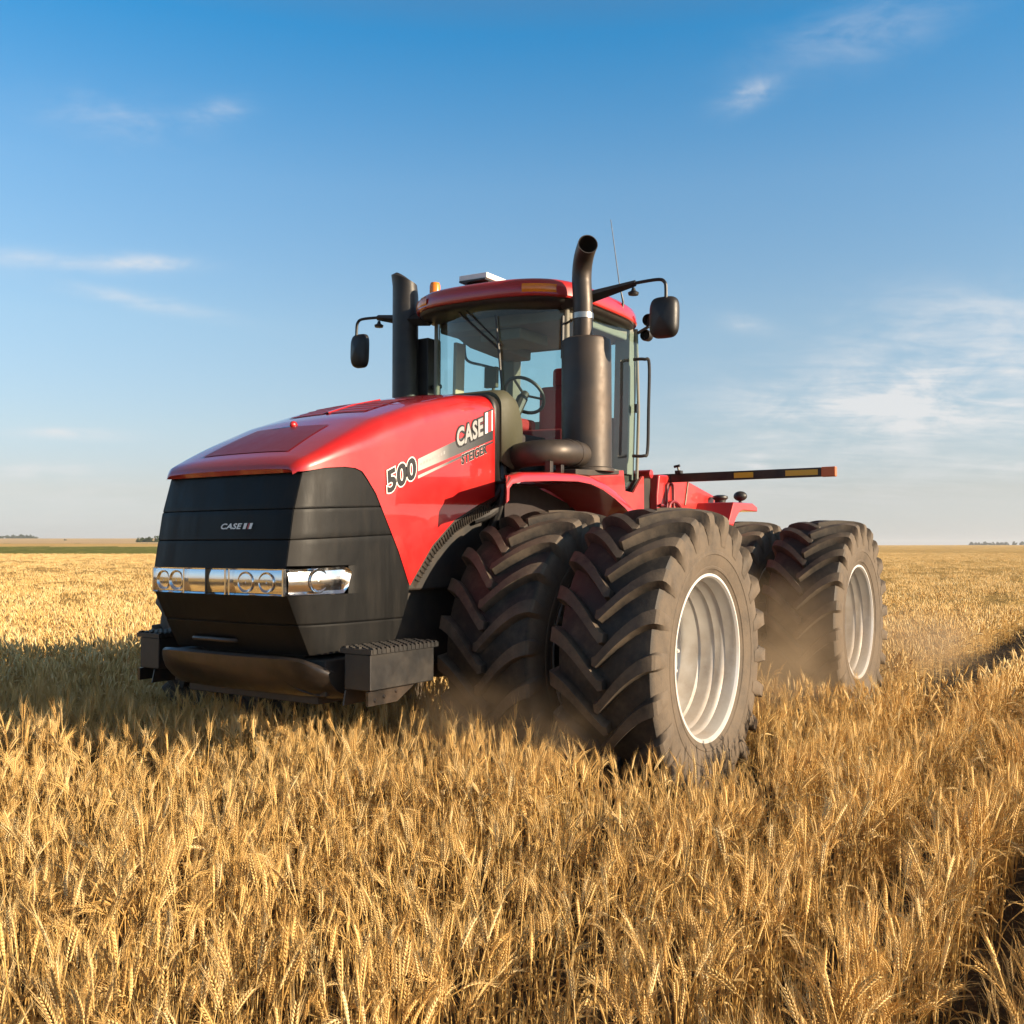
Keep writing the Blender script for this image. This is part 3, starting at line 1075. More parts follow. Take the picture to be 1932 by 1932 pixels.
def decal(name, layers, org, ux, uy, normal, lifts, mats, parent):
    mb = MB()
    org, ux, uy, normal = Vector(org), Vector(ux), Vector(uy), Vector(normal)
    for i, (vs, fs) in enumerate(layers):
        mb.cur = i
        mb.add([org + ux * p[0] + uy * p[1] + normal * lifts[i] for p in vs], fs)
    return mb.build(name, mats, parent, smooth=0, weld=False)


YD = 0.7070
T500 = fit_text('500', 0.04, 0.04, 0.0, 1.05)
decal('number_decal', T500, (1.470, YD, 2.045), (-0.298, 0, 0.125), (0.012, 0, 0.150), (0, 1, 0), (0.0040, 0.0020), [M['black_ink'], M['white_ink']], hood)
TST = fit_text('STEIGER', 0.045, 0.02, 0.0, 1.16)
decal('name_decal', TST, (0.662, YD, 2.292), (-0.318, 0, 0.112), (0.004, 0, 0.072), (0, 1, 0), (0.0040, 0.0020), [M['black_ink'], M['white_ink']], hood)
TCA = fit_text('CASE', 0.035, 0.075, 0.0, 1.08)
# dark band running back from the number, with a thin stripe below
mt, N = new_mat('fading_band_ink')
ox = N.n('ShaderNodeSeparateXYZ', {0: N.n('ShaderNodeTexCoord').outputs['Object']}).outputs[0]
cc = N.ramp(N.n('ShaderNodeMapRange', {0: ox, 1: 1.16, 2: 0.30}).outputs[0],
            [(0.0, (0.50, 0.44, 0.40)), (0.22, (0.36, 0.33, 0.31)), (0.42, (0.10, 0.10, 0.10)), (1.0, (0.018, 0.018, 0.018))])
p = N.n('ShaderNodeBsdfPrincipled', {'Base Color': cc, 'Roughness': 0.4})
N.n('ShaderNodeOutputMaterial', {'Surface': p.outputs[0]})
M['band'] = mt
bd = MB()
YB = YD + 0.0004


def band_quad(xa, za0, za1, xb, zb0, zb1, n=10):
    rows = []
    for i in range(n + 1):
        t = i / n
        x = xa + (xb - xa) * t
        rows.append([(x, YB, za0 + (zb0 - za0) * t), (x, YB, za1 + (zb1 - za1) * t)])
    bd.grid(rows)


band_quad(1.155, 2.215, 2.298, 0.262, 2.510, 2.640)
band_quad(1.155, 2.165, 2.186, 0.262, 2.487, 2.500)
bd.build('stripe_decal', M['band'], hood, smooth=0)
sm = MB()
for k in range(9):
    xk = 1.13 - k * 0.032
    zk = 2.255 + k * 0.0118
    sm.add([(xk, YD + 0.0012, zk), (xk - 0.018, YD + 0.0012, zk + 0.0065), (xk - 0.018, YD + 0.0012, zk + 0.022 + 0.004 * (k % 3)), (xk, YD + 0.0012, zk + 0.016 + 0.004 * (k % 3))], [(0, 1, 2, 3)])
sm.build('small_print_decal', M['silver_ink'], hood, smooth=0)
decal('maker_decal', TCA, (0.722, YD, 2.412), (-0.325, 0, 0.118), (0.004, 0, 0.135), (0, 1, 0), (0.0060, 0.0030), [M['silver_ink'], M['black_ink']], hood)
lbk = MB()
lbk.add([(0.384, YD + 0.003, 2.53), (0.262, YD + 0.003, 2.574), (0.262, YD + 0.003, 2.748), (0.384, YD + 0.003, 2.704)], [(0, 1, 2, 3)])
lbk.build('logo_backing_decal', M['black_ink'], hood, smooth=0)
ib = MB()
for i, (xa, wd, mi) in enumerate(((0.372, 0.036, 0), (0.328, 0.036, 1), (0.287, 0.014, 0))):
    ib.cur = mi
    za = 2.412 + (0.722 - xa) * 0.363 + 0.004
    ib.add([(xa, YD + 0.005, za), (xa - wd, YD + 0.005, za + wd * 0.363), (xa - wd, YD + 0.005, za + wd * 0.363 + 0.155), (xa, YD + 0.005, za + 0.155)], [(0, 1, 2, 3)])
ib.build('maker_logo_decal', [M['white_ink'], M['red_ink']], hood, smooth=0)
# badge on the grille
xg = xs_of(1.812) + 0.03 * (1 - (0.17 / 0.62) ** 2) + 0.004
gslope = (xs_of(1.85) - xs_of(1.81)) / 0.04
TB = fit_text('CASE', 0.03, 0.0, 0.25, 1.05)
decal('maker_badge', TB, (xg, 0.037, 1.812), (-0.0045, 0.185, 0), (gslope * 0.036, 0, 0.036), (1, 0, 0), (0.002,), [M['white']], grille)
ib = MB()
for (ya, wd, mi) in ((0.236, 0.026, 0), (0.274, 0.012, 1), (0.288, 0.024, 0)):
    ib.cur = mi
    for yy, z0_, z1_ in ((ya, 1.812, 1.848),):
        ib.add([(xg - 0.0055 + 0.002, yy - 0.006, z0_), (xg - 0.0055 + 0.002, yy + wd - 0.006, z0_), (xg - 0.0055 + 0.002 + gslope * 0.036, yy + wd + 0.004, z1_), (xg - 0.0055 + 0.002 + gslope * 0.036, yy + 0.004, z1_)], [(0, 1, 2, 3)])
ib.build('maker_badge_bars', [M['white'], M['red_ink']], grille, smooth=0)

# --- wheel arch liner, engine bay, frame
for sgn in (1, -1):
    al = MB()
    rows, rows2 = [], []
    arc = [(x, lerp_table(ZL, x)) for x in np.linspace(1.22, 0.28, 40)]
    for x, z in arc:
        d = Vector((x, z - 0.95)).normalized()
        rows.append([(x - d.x * t, sgn * (0.694 - 0.05 * (t / 0.12) ** 2), z - d.y * t) for t in (-0.004, 0.02, 0.04, 0.06, 0.09, 0.12)])
    al.grid(rows, False, sgn > 0)
    for k in range(34):
        x0 = 1.19 - k * 0.027
        z0 = lerp_table(ZL, x0)
        d = Vector((x0, z0 - 0.95)).normalized()
        a = (x0 - d.x * 0.025, sgn * 0.698, z0 - d.y * 0.025)
        b = (x0 - d.x * 0.105 - d.y * 0.02, sgn * 0.668, z0 - d.y * 0.105 + d.x * 0.02)
        al.tube([a, b], 0.006, 5)
    al.build('wheel_arch_liner', M['chassis'], tractor)
fr = MB()
fr.box((-0.9, -0.48, 0.85), (1.98, 0.48, 1.45))
fr.box((-0.75, -0.56, 1.40), (1.33, 0.56, 2.06))
fr.box((-0.20, -0.58, 2.06), (0.95, 0.58, 2.30))
fr.box((-2.15, -0.62, 1.35), (-0.70, 0.62, 2.05))
fr.box((-5.1, -0.52, 0.85), (-1.9, 0.52, 1.55))
fr.build('frame', M['chassis'], tractor, bevel=0.02)
for xw in (0, -3.91):
    ax_ = MB()
    ax_.tube([(xw, -1.75, 0.95), (xw, -0.55, 0.95), (xw, 0, 0.95), (xw, 0.55, 0.95), (xw, 1.75, 0.95)], [0.16, 0.17, 0.30, 0.17, 0.16], 20)
    ax_.build('axle', M['chassis'], tractor)

# --- bumper skid plate
bp_ = MB()
rows = []
prof = [(0.0, 1.035), (0.035, 1.045), (0.055, 1.03), (0.05, 0.99), (0.03, 0.93), (-0.02, 0.86), (-0.10, 0.80), (-0.20, 0.775)]
ys = np.concatenate([[-0.76, -0.745], np.linspace(-0.72, 0.72, 17), [0.745, 0.76]])
for dx, z in prof:
    row = []
    for y in ys:
        e = max(0, (abs(y) - 0.58) / 0.18)
        row.append((2.12 + dx - 0.12 * e ** 2 + 0.03 * (1 - (y / 0.76) ** 2), y, z - 0.085 * e ** 2 * max(0, (z - 0.80) / 0.24)))
    rows.append(row)
bp_.grid(rows)
bumper = bp_.build('bumper_plate', M['steel_black'], tractor, smooth=50)
mk = MB()
for yk in (-0.42, -0.10, 0.18, 0.42):
    mk.tube(smooth_path([(2.168, yk, 0.96), (2.14, yk + 0.06, 0.90), (2.08, yk + 0.15, 0.835), (1.99, yk + 0.26, 0.798)], 5), 0.007, 6)
mk.build('skid_ribs', M['steel_black'], bumper)
st = MB()
st.box((1.75, -0.6, 0.74), (1.98, 0.6, 0.80))
st.box((1.45, -0.70, 0.80), (2.02, 0.70, 1.02))
st.build('bumper_support', M['chassis'], tractor, bevel=0.01)

# --- step boxes
for sgn in (1, -1):
    sb = MB()
    y0, y1 = 0.82, 1.025
    if sgn < 0:
        y0, y1 = -y1 - 0.10, -y0 - 0.10
    sb.box((1.38, y0, 0.855), (1.985, y1, 1.07))
    stp = sb.build('step_box', M['black'], tractor, bevel=0.008)
    tb = MB()
    tb.box((1.36, y0 - 0.02, 1.071), (2.0, y1 + 0.02, 1.10))
    for i in range(16):
        for j in range(5):
            xx, yy = 1.385 + i * 0.039, y0 - 0.002 + j * (y1 - y0 + 0.004) / 4
            tb.box((xx - 0.012, yy - 0.012, 1.1), (xx + 0.012, yy + 0.012, 1.109 + 0.004 * ((i + j) % 2)))
        for yy in (y0 - 0.024, y1 + 0.016):
            tb.box((1.38 + i * 0.039, yy, 1.075), (1.40 + i * 0.039, yy + 0.008, 1.108))
    tb.build('step_tread', M['black'], stp)
    kb = MB()
    kb.prism([(2.02, 0.765), (1.75, 0.765), (1.60, 0.853), (2.0, 0.853)], y0 + 0.02 if sgn > 0 else y1 - 0.03, y0 + 0.03 if sgn > 0 else y1 - 0.02)
    kb.box((1.70, min(sgn * 0.45, y0 if sgn > 0 else y1), 0.86), (1.86, max(sgn * 0.45, y0 if sgn > 0 else y1), 0.93))
    for xx, zz in ((1.94, 0.80), (1.86, 0.815), (1.75, 0.835)):
        yy = (y1 + 0.002) if sgn > 0 else y0 - 0.002
        kb.lathe([(0.014, -0.02), (0.014, 0.0), (0.008, 0.006), (0.0, 0.006)] if sgn > 0 else [(0.014, 0.02), (0.014, 0.0), (0.008, -0.006), (0.0, -0.006)], (xx, yy, zz), 'y', 8)
    kb.prism([(2.0, 0.77), (1.74, 0.77), (1.58, 0.853), (2.0, 0.853)], (y1 - 0.02) if sgn > 0 else y0, y1 if sgn > 0 else y0 + 0.02)
    kb.build('step_bracket', M['steel_black'], stp)

# --- wheels
TYRE_R = 1.03


def tyre_mesh():
    mb = MB()
    W2 = 0.355
    prof = [(0.545, -0.30), (0.58, -0.318), (0.66, -0.345), (0.70, -0.352), (0.705, -0.357), (0.725, -0.357), (0.73, -0.353), (0.75, -W2), (0.83, -0.352), (0.895, -0.338), (0.93, -0.315), (0.945, -0.26),
            (0.955, -0.15), (0.962, 0.0), (0.955, 0.15), (0.945, 0.26), (0.93, 0.315), (0.895, 0.338), (0.83, 0.352), (0.75, W2), (0.73, 0.353), (0.725, 0.357), (0.705, 0.357), (0.70, 0.352),
            (0.66, 0.345), (0.625, 0.334), (0.62, 0.338), (0.605, 0.334), (0.60, 0.327), (0.58, 0.318), (0.545, 0.30)]
    mb.lathe(prof, (0, 0, 0), 'y', 120)
    n = 22

    def surf(u):       # u: lateral arc coordinate 0 centre .. 1 shoulder .. 1.35 down the sidewall -> (y, r_base, r_top)
        tab_u = [-0.1, 0.0, 0.4, 0.75, 0.93, 1.0, 1.08, 1.2, 1.33]
        tab_y = [-0.035, 0.0, 0.15, 0.27, 0.325, 0.345, 0.352, 0.356, 0.357]
        tab_b = [0.955, 0.957, 0.95, 0.938, 0.92, 0.90, 0.87, 0.83, 0.78]
        tab_t = [1.022, 1.03, 1.024, 1.012, 0.995, 0.975, 0.935, 0.875, 0.785]
        tab_yt = [-0.035, 0.0, 0.15, 0.275, 0.345, 0.368, 0.374, 0.372, 0.360]
        f = lambda tb: float(np.interp(u, tab_u, tb))
        return f(tab_y), f(tab_b), f(tab_t), f(tab_yt)
    us = [-0.1, -0.02, 0.15, 0.3, 0.45, 0.6, 0.75, 0.88, 0.96, 1.02, 1.1, 1.2, 1.33]
    for side in (1, -1):
        for k in range(n):
            ph0 = 2 * math.pi * (k + (0.5 if side < 0 else 0)) / n
            rows = []
            for u in us:
                uu = min(max(u, 0), 1)
                ph = ph0 + 0.30 * (1 - (1 - uu) ** 1.55) + (0.0 if u <= 1 else 0.03 * (u - 1)) + (0.012 * u if u < 0 else 0)
                yb, rbse, rt, yt = surf(u)
                w = (0.036 + 0.014 * uu) * (0.72 if u < -0.05 else 1.0)
                if u > 1.0:
                    w *= 1.0 - 0.25 * (u - 1) / 0.33
                row = []
                for (dw, top) in ((-1.35, 0), (-0.93, 1), (0.93, 1), (1.35, 0)):
                    a = ph + dw * w / 1.0
                    r = rt if top else rbse - 0.012
                    y = (yt if top else yb) * side
                    row.append((math.cos(a) * r, y, math.sin(a) * r))
                rows.append(row)
            mb.grid(rows, False, side > 0)
            mb.add(rows[0], [(0, 1, 2, 3)])
            mb.add(rows[-1], [(3, 2, 1, 0)])
    me_o = mb.build('tyre', M['tyre'], None, smooth=28)
    me = me_o.data
    bpy.data.objects.remove(me_o)
    co = np.empty(len(me.vertices) * 3, np.float32)
    me.vertices.foreach_get('co', co)
    co = co.reshape(-1, 3)
    r = np.hypot(co[:, 0], co[:, 2])
    ay = np.abs(co[:, 1])
    dust = np.where(r < 0.91, 0.72, np.where(r > 0.975, 0.54, 0.18))
    dust = np.where((ay > 0.33) & (r < 0.98), 0.75, dust)
    a = me.attributes.new('dust', 'FLOAT', 'POINT')
    a.data.foreach_set('value', dust.astype(np.float32))
    return me


TYRE = tyre_mesh()


def rim_mesh(side):
    mb = MB()
    prof = [(0.546, 0.285), (0.562, 0.30), (0.575, 0.305), (0.572, 0.317), (0.555, 0.318), (0.545, 0.30), (0.535, 0.275), (0.528, 0.22), (0.512, 0.205),
            (0.506, 0.19), (0.506, 0.15), (0.492, 0.135), (0.486, 0.12), (0.484, 0.05), (0.470, 0.035), (0.466, 0.0), (0.466, -0.10), (0.455, -0.115),
            (0.43, -0.115), (0.40, -0.10), (0.30, -0.075), (0.25, -0.07), (0.235, -0.05), (0.215, -0.05), (0.20, -0.07), (0.0, -0.07)]
    bar = prof[:18]
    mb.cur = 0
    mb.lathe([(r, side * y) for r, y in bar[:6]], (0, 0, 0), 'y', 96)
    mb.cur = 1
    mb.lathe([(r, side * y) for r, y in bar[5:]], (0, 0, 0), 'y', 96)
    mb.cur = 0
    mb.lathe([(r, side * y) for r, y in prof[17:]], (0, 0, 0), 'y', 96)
    # back half of the barrel
    prof2 = [(0.466, -0.10), (0.475, -0.2), (0.53, -0.27), (0.575, -0.305), (0.56, -0.31), (0.52, -0.28), (0.46, -0.2), (0.455, -0.115)]
    mb.lathe([(r, side * y) for r, y in prof2], (0, 0, 0), 'y', 64)
    for k in range(12):
        a = 2 * math.pi * k / 12
        mb.lathe([(0.02, side * -0.08), (0.02, side * -0.045), (0.012, side * -0.03), (0.0, side * -0.03)], (0.275 * math.cos(a), 0, 0.275 * math.sin(a)), 'y', 6)
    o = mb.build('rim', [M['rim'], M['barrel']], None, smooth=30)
    me = o.data
    bpy.data.objects.remove(o)
    return me


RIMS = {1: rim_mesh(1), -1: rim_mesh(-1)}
for i, (wx, wy) in enumerate(WHEELS):
    w = empty('wheel', (wx, wy, 0.95), tractor)
    t = bpy.data.objects.new('tyre', TYRE)
    COL.objects.link(t)
    t.parent = w
    t.rotation_euler = (0, -(0.05 + 0.61 * i), 0)
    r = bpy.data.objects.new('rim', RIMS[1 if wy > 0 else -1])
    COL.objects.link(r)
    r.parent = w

# --- front fenders with decks
for sgn in (1, -1):
    fb = MB()
    lip = [(0.79, 2.02), (0.785, 2.10), (0.745, 2.135), (0.60, 2.158), (0.2, 2.185), (-0.15, 2.20), (-0.36, 2.19), (-0.55, 2.155), (-0.75, 2.095), (-0.93, 2.025), (-1.10, 1.94), (-1.28, 1.80)]
    top = [(0.82, 2.03), (0.81, 2.13), (0.75, 2.19), (0.60, 2.225), (0.2, 2.25), (-0.15, 2.262), (-0.40, 2.255), (-0.60, 2.215), (-0.80, 2.155), (-0.99, 2.08), (-1.16, 1.99), (-1.34, 1.84)]
    poly = lip + top[::-1]
    inner = 0.72
    # arch shell
    ys_ = [inner, 1.10, 1.17, 1.195, 1.205] if sgn > 0 else [-inner, -1.10, -1.17, -1.195, -1.205]
    cl = lambda x, y: min(x, 0.12 + (abs(y) - 0.72) / 0.485 * 0.70)
    rows_t = [[(cl(x, y), y, z - (0.012 if k == 3 else 0.03 if k == 4 else 0)) for k, y in enumerate(ys_)] for x, z in top]
    rows_b = [[(cl(x, y), y, z) for k, y in enumerate(ys_)] for x, z in lip]
    fb.grid(rows_t, False, sgn < 0)
    fb.grid(rows_b, False, sgn > 0)
    fb.grid([[rows_b[i][-1], rows_t[i][-1]] for i in range(len(lip))], False, sgn > 0)
    fb.grid([[rows_b[0][k], rows_t[0][k]] for k in range(len(ys_))])
    fb.grid([[rows_b[-1][k], rows_t[-1][k]] for k in range(len(ys_))])
    f = fb.build('front_fender', M['red'], tractor, smooth=50)
    ib = MB()
    ib.prism([(0.14, 1.5), (0.14, 2.03), (0.12, 2.17), (-0.3, 2.185), (-0.8, 2.07), (-1.26, 1.80), (-1.26, 1.5)], sgn * 0.70, sgn * 0.73)
    ib.build('inner_wall', M['well'], f)
    db = MB()
    db.prism([(-0.2, 2.258), (-0.2, 2.30), (-0.92, 2.335), (-0.92, 2.30), (-0.45, 2.262)], sgn * 0.66, sgn * 1.16)
    db.build('deck', M['chassis'], f, bevel=0.008)
    pb = MB()
    pb.prism([(-1.36, 1.75), (-1.34, 1.85), (-1.16, 2.0), (-0.99, 2.09), (-0.80, 2.165), (-0.60, 2.225), (-0.45, 2.262), (-0.75, 2.325), (-1.70, 2.400), (-1.735, 2.215), (-1.90, 2.205), (-2.09, 2.37), (-2.12, 2.37), (-2.12, 1.75)], sgn * 0.775, sgn * 0.80)
    pb.build('side_panel', M['red_dull'], f, bevel=0.004)

# --- exhaust
ex = MB()
ex.lathe([(0.0, 2.31), (0.225, 2.31), (0.225, 2.335), (0.205, 2.345), (0.205, 2.36), (0.203, 3.36), (0.196, 3.385), (0.17, 3.40), (0.085, 3.405), (0.08, 3.41)], (-0.655, 1.0, 0), 'z', 48)
muf = ex.build('muffler', M['muffler'], tractor, smooth=40)
pp = MB()
px0, py0 = -0.60, 1.0
pth = [(px0, py0, 3.38), (px0, py0, 3.55), (px0, py0 - 0.002, 3.70)] + smooth_path([(px0, py0 - 0.008, 3.80), (px0 - 0.004, py0 - 0.014, 3.88), (px0 + 0.012, py0 + 0.0, 3.97), (px0 + 0.055, py0 + 0.04, 4.045), (px0 + 0.12, py0 + 0.10, 4.09), (px0 + 0.165, py0 + 0.14, 4.105)], 5)
pp.tube(pth, 0.080, 28, caps=False)
pp.tube(pth, 0.074, 28, caps=False)
pe, pn_ = Vector(pth[-1]), (Vector(pth[-1]) - Vector(pth[-2])).normalized()
uu = pn_.cross(Vector((0, 0, 1))).normalized()
vv = pn_.cross(uu)
pp.grid([[pe + (uu * math.cos(2 * math.pi * k / 28) + vv * math.sin(2 * math.pi * k / 28)) * r for k in range(28)] for r in (0.080, 0.074)], True)
pipe = pp.build('exhaust_pipe', M['muffler'], muf, smooth=50, weld=False)
cb = MB()
cb.lathe([(0.082, 3.55), (0.086, 3.552), (0.086, 3.598), (0.082, 3.60)], (px0, py0, 0), 'z', 32)
cb.build('pipe_clamp', M['alu'], muf)
eb = MB()
elb = smooth_path([(-0.20, 0.58, 2.40), (-0.04, 0.74, 2.405), (0.02, 0.92, 2.415), (-0.08, 1.05, 2.425), (-0.28, 1.07, 2.435), (-0.55, 1.02, 2.44)], 7)
eb.tube(elb, 0.098, 26)
elbow = eb.build('exhaust_elbow', M['muffler'], muf, smooth=50)
cb = MB()
for xx in (-0.22, -0.32):
    cb.tube([(xx + 0.018, 1.062, 2.434), (xx - 0.018, 1.058, 2.436)], 0.106, 26)
cb.build('elbow_clamp', M['muffler'], muf, smooth=40)
for xa in (0.0, -0.16):
    br = MB()
    br.box((xa, 1.03, 2.25), (xa + 0.045, 1.08, 2.35))
    br.build('elbow_bracket', M['steel_black'], muf, bevel=0.004)
# cluttered black hoses between hood and fender
hs_ = MB()
for a, b, c, r in (((0.30, 0.60, 2.0), (0.16, 0.68, 2.12), (0.05, 0.62, 2.35), 0.03), ((0.34, 0.58, 1.9), (0.18, 0.66, 1.98), (-0.05, 0.68, 2.20), 0.035),
                   ((0.22, 0.60, 2.25), (0.12, 0.70, 2.20), (-0.1, 0.70, 2.28), 0.025), ((0.15, 0.60, 1.8), (0.13, 0.69, 2.05), (0.08, 0.66, 2.32), 0.04)):
    hs_.tube(smooth_path([a, b, c], 7), r, 10)
hs_.build('hoses', M['black'], tractor)

# --- cab (slightly rolled on its suspension)
ROLL = R_(-1.5)
cab = empty('cab', (0, 0, 0), tractor)
Rm = Matrix.Rotation(ROLL, 4, 'X')
piv = Vector((0, 0, 2.6))
cab.matrix_local = Matrix.Translation(piv) @ Rm @ Matrix.Translation(-piv)

cf = MB()
A, Cc = (-0.80, 0.665), (-2.04, 0.735)
for s in (1, -1):
    cf.tube([(-0.84, s * 0.69, 2.45), (-0.83, s * 0.695, 3.1), (-0.81, s * 0.69, 3.78)], 0.028, 8)
    cf.tube([(-2.06, s * 0.76, 2.36), (-2.06, s * 0.765, 3.0), (-2.02, s * 0.745, 3.78)], 0.016, 8)
    cf.tube([(-0.82, s * 0.69, 2.45), (-1.2, s * 0.74, 2.43), (-1.70, s * 0.765, 2.40)], 0.022, 8)
    # inner rear corner trim
    cf.box((-2.06, min(s * 0.575, s * 0.73), 2.4), (-1.92, max(s * 0.575, s * 0.73), 3.78))
cf.box((-2.06, -0.73, 2.35), (-2.02, 0.73, 2.95))
cf.box((-2.06, -0.73, 3.66), (-2.02, 0.73, 3.78))
cf.build('cab_frame', M['lining'], cab, bevel=0.006)
fl = MB()
fl.box((-2.05, -0.70, 2.28), (-0.62, 0.70, 2.44))
fl.build('cab_floor', M['chassis'], cab, bevel=0.01)


def roof_ring(sc, z, n=72):
    out = []
    for k in range(n):
        a = 2 * math.pi * k / n
        c, s = math.cos(a), math.sin(a)
        e = 2 / 3.6
        x = abs(c) ** e * (1 if c > 0 else -1) * (0.82 if c > 0 else 0.98)
        y = abs(s) ** e * (1 if s > 0 else -1) * 0.87
        # bow the front edge
        bow = 0.06 * (1 - (y / 0.87) ** 2) if c > 0 else 0
        out.append((-1.24 + (x + bow) * sc, y * sc, z))
    return out


rfb = MB()
rfb.grid([roof_ring(0.5, 3.745), roof_ring(0.90, 3.745), roof_ring(0.945, 3.755), roof_ring(0.965, 3.77), roof_ring(0.972, 3.79)], True, True)
rfb.build('roof_skirt', M['black'], cab, smooth=40)
rfb = MB()
rfb.grid([roof_ring(0.965, 3.788), roof_ring(0.995, 3.79), roof_ring(1.005, 3.805), roof_ring(0.995, 3.87), roof_ring(0.975, 3.915), roof_ring(0.93, 3.945), roof_ring(0.85, 3.965),
          roof_ring(0.6, 3.99), roof_ring(0.3, 4.0), roof_ring(0.01, 4.003)], True, True)
rfb.build('roof', M['red'], cab, smooth=40)
for s in (1, -1):
    ab = MB()
    rows = []
    for z in (3.815, 3.83, 3.875, 3.888):
        row = []
        for t in np.linspace(0, 1, 10):
            y = s * (0.50 + 0.24 * t)
            yy = min(abs(y) / 0.87, 0.999)
            xx = -1.24 + (0.82 * (1 - yy ** 3.6) ** (1 / 3.6) + 0.06 * (1 - (y / 0.87) ** 2)) * (1.0 - (0.006 if 3.82 < z < 3.88 else 0.0))
            row.append((xx + (0.016 if 3.82 < z < 3.88 else 0.002) - 0.10 * max(0, z - 3.86), y, z))
        rows.append(row)
    ab.grid(rows, False, s > 0)
    ab.build('marker_lamp', M['amber'], cab, smooth=40)
be = MB()
be.lathe([(0.055, 3.93), (0.055, 3.965), (0.05, 3.97), (0.05, 4.10), (0.042, 4.125), (0.0, 4.13)], (-0.80, -0.72, 0), 'z', 20)
be.build('beacon', M['amber'], cab)
gp = MB()
gp.box((-0.92, -0.28, 4.035), (-0.58, 0.02, 4.085))
gps = gp.build('receiver', M['white'], cab, bevel=0.008)
gp = MB()
gp.box((-0.90, -0.27, 4.02), (-0.57, 0.01, 4.034))
gp.box((-0.84, -0.23, 3.96), (-0.64, -0.03, 4.02))
gp.build('receiver_bracket', M['black'], cab)


def wind_x(y, z):
    return -0.81 + 0.27 * (1 - (y / 0.68) ** 2) + 0.03 * (z - 3.1)


wg = MB()
wg.grid([[(wind_x(y, z), y, z) for y in np.linspace(-0.68, 0.68, 21)] for z in np.linspace(2.46, 3.76, 8)])
wg.build('windshield', M['glass'], cab)
dg_ = MB()
for s in (1, -1):
    poly = [(-0.83, 3.74), (-0.77, 2.47), (-1.69, 2.42), (-1.735, 2.215), (-1.90, 2.205), (-2.075, 2.37), (-2.075, 3.0), (-2.03, 3.74)]

    def yy_(x):
        return s * (0.672 + 0.095 * ((-0.78 - x) / 1.28))
    dgm = MB()
    dgm.add([(x, yy_(x), z) for x, z in poly], [tuple(range(len(poly)))] if s > 0 else [tuple(range(len(poly) - 1, -1, -1))])
    dgm.build('door_glass', M['glass'], cab, smooth=0)
    sl = MB()
    sl.tube([(poly[2][0], yy_(poly[2][0]), poly[2][1]), (poly[3][0], yy_(poly[3][0]), poly[3][1]), (poly[4][0], yy_(poly[4][0]), poly[4][1]), (poly[5][0], yy_(poly[5][0]), poly[5][1])], 0.010, 6)
    sl.build('door_seal', M['black'], cab)
bgm = MB()
bgm.grid([[(-2.06, y, z) for y in (-0.57, 0.57)] for z in (2.95, 3.66)])
bgm.build('rear_window', M['glass'], cab, smooth=0)
# lining
hdl = MB()
hdl.box((-2.0, -0.70, 3.66), (-0.86, 0.70, 3.78))
hdl.prism([(-1.98, 3.67), (-1.98, 3.56), (-1.3, 3.60), (-1.05, 3.67)], -0.68, -0.40)
hdl.box((-1.42, -0.30, 3.56), (-0.95, 0.14, 3.665))
hdl.build('headliner', M['lining'], cab, bevel=0.02)
bl = MB()
bl.box((-1.22, -0.705, 2.44), (-1.08, -0.665, 3.62))
bl.build('right_pillar_trim', M['beige'], cab, bevel=0.01)
# seat, wheel, console
se = MB()
se.box((-1.75, -0.12, 2.62), (-1.25, 0.42, 2.78))
se.box((-1.86, -0.12, 2.74), (-1.68, 0.42, 3.24))
se.box((-1.84, 0.0, 3.22), (-1.72, 0.30, 3.42))
se.box((-1.70, -0.22, 2.80), (-1.30, -0.14, 2.92))
se.build('seat', M['maroon'], cab, bevel=0.05)
sw = MB()
cst = Vector((-1.02, 0.15, 3.06))
nrm = Vector((-0.75, 0.0, 0.66)).normalized()
u1 = Vector((0, 1, 0))
u2 = nrm.cross(u1)
ring = [cst + (u1 * math.cos(2 * math.pi * k / 32) + u2 * math.sin(2 * math.pi * k / 32)) * 0.19 for k in range(33)]
sw.tube(ring, 0.016, 8)
for a in (0.3, 2.4, 4.5):
    sw.tube([cst, cst + (u1 * math.cos(a) + u2 * math.sin(a)) * 0.19], 0.012, 6)
sw.tube([cst + nrm * 0.02, cst - nrm * 0.06], 0.04, 12)
sw.tube([cst - nrm * 0.04, cst - nrm * 0.30 + Vector((0, 0, -0.1)), (-0.85, 0.15, 2.5)], 0.05, 10)
sw.build('steering_wheel', M['black'], cab)
mo = MB()
mo.tube(smooth_path([(-1.45, -0.45, 2.5), (-1.40, -0.46, 3.0), (-1.42, -0.46, 3.30)], 5), 0.018, 8)
mo.box((-1.44, -0.56, 3.22), (-1.39, -0.42, 3.42))
mo.box((-1.62, -0.55, 2.60), (-1.20, -0.40, 2.95))
mo.build('control_console', M['olive'], cab, bevel=0.015)
# handrail and steps seen through the right glass
hr_ = MB()
hr_.tube(smooth_path([(-1.39, -0.80, 3.74), (-1.39, -0.80, 3.60), (-1.45, -0.80, 3.51), (-1.70, -0.80, 3.505), (-2.02, -0.80, 3.51)], 5), 0.014, 8)
hr_.build('grab_rail', M['black'], cab)
hr_ = MB()
hr_.tube(smooth_path([(-1.90, 0.78, 3.47), (-1.93, 0.88, 3.47), (-1.97, 0.91, 3.43), (-1.975, 0.91, 3.0), (-1.97, 0.91, 2.62), (-1.93, 0.89, 2.57), (-1.90, 0.79, 2.57)], 6), 0.015, 8)
hr_.box((-1.985, 0.775, 2.98), (-1.945, 0.80, 3.06))
hr_.build('grab_rail', M['black'], cab)
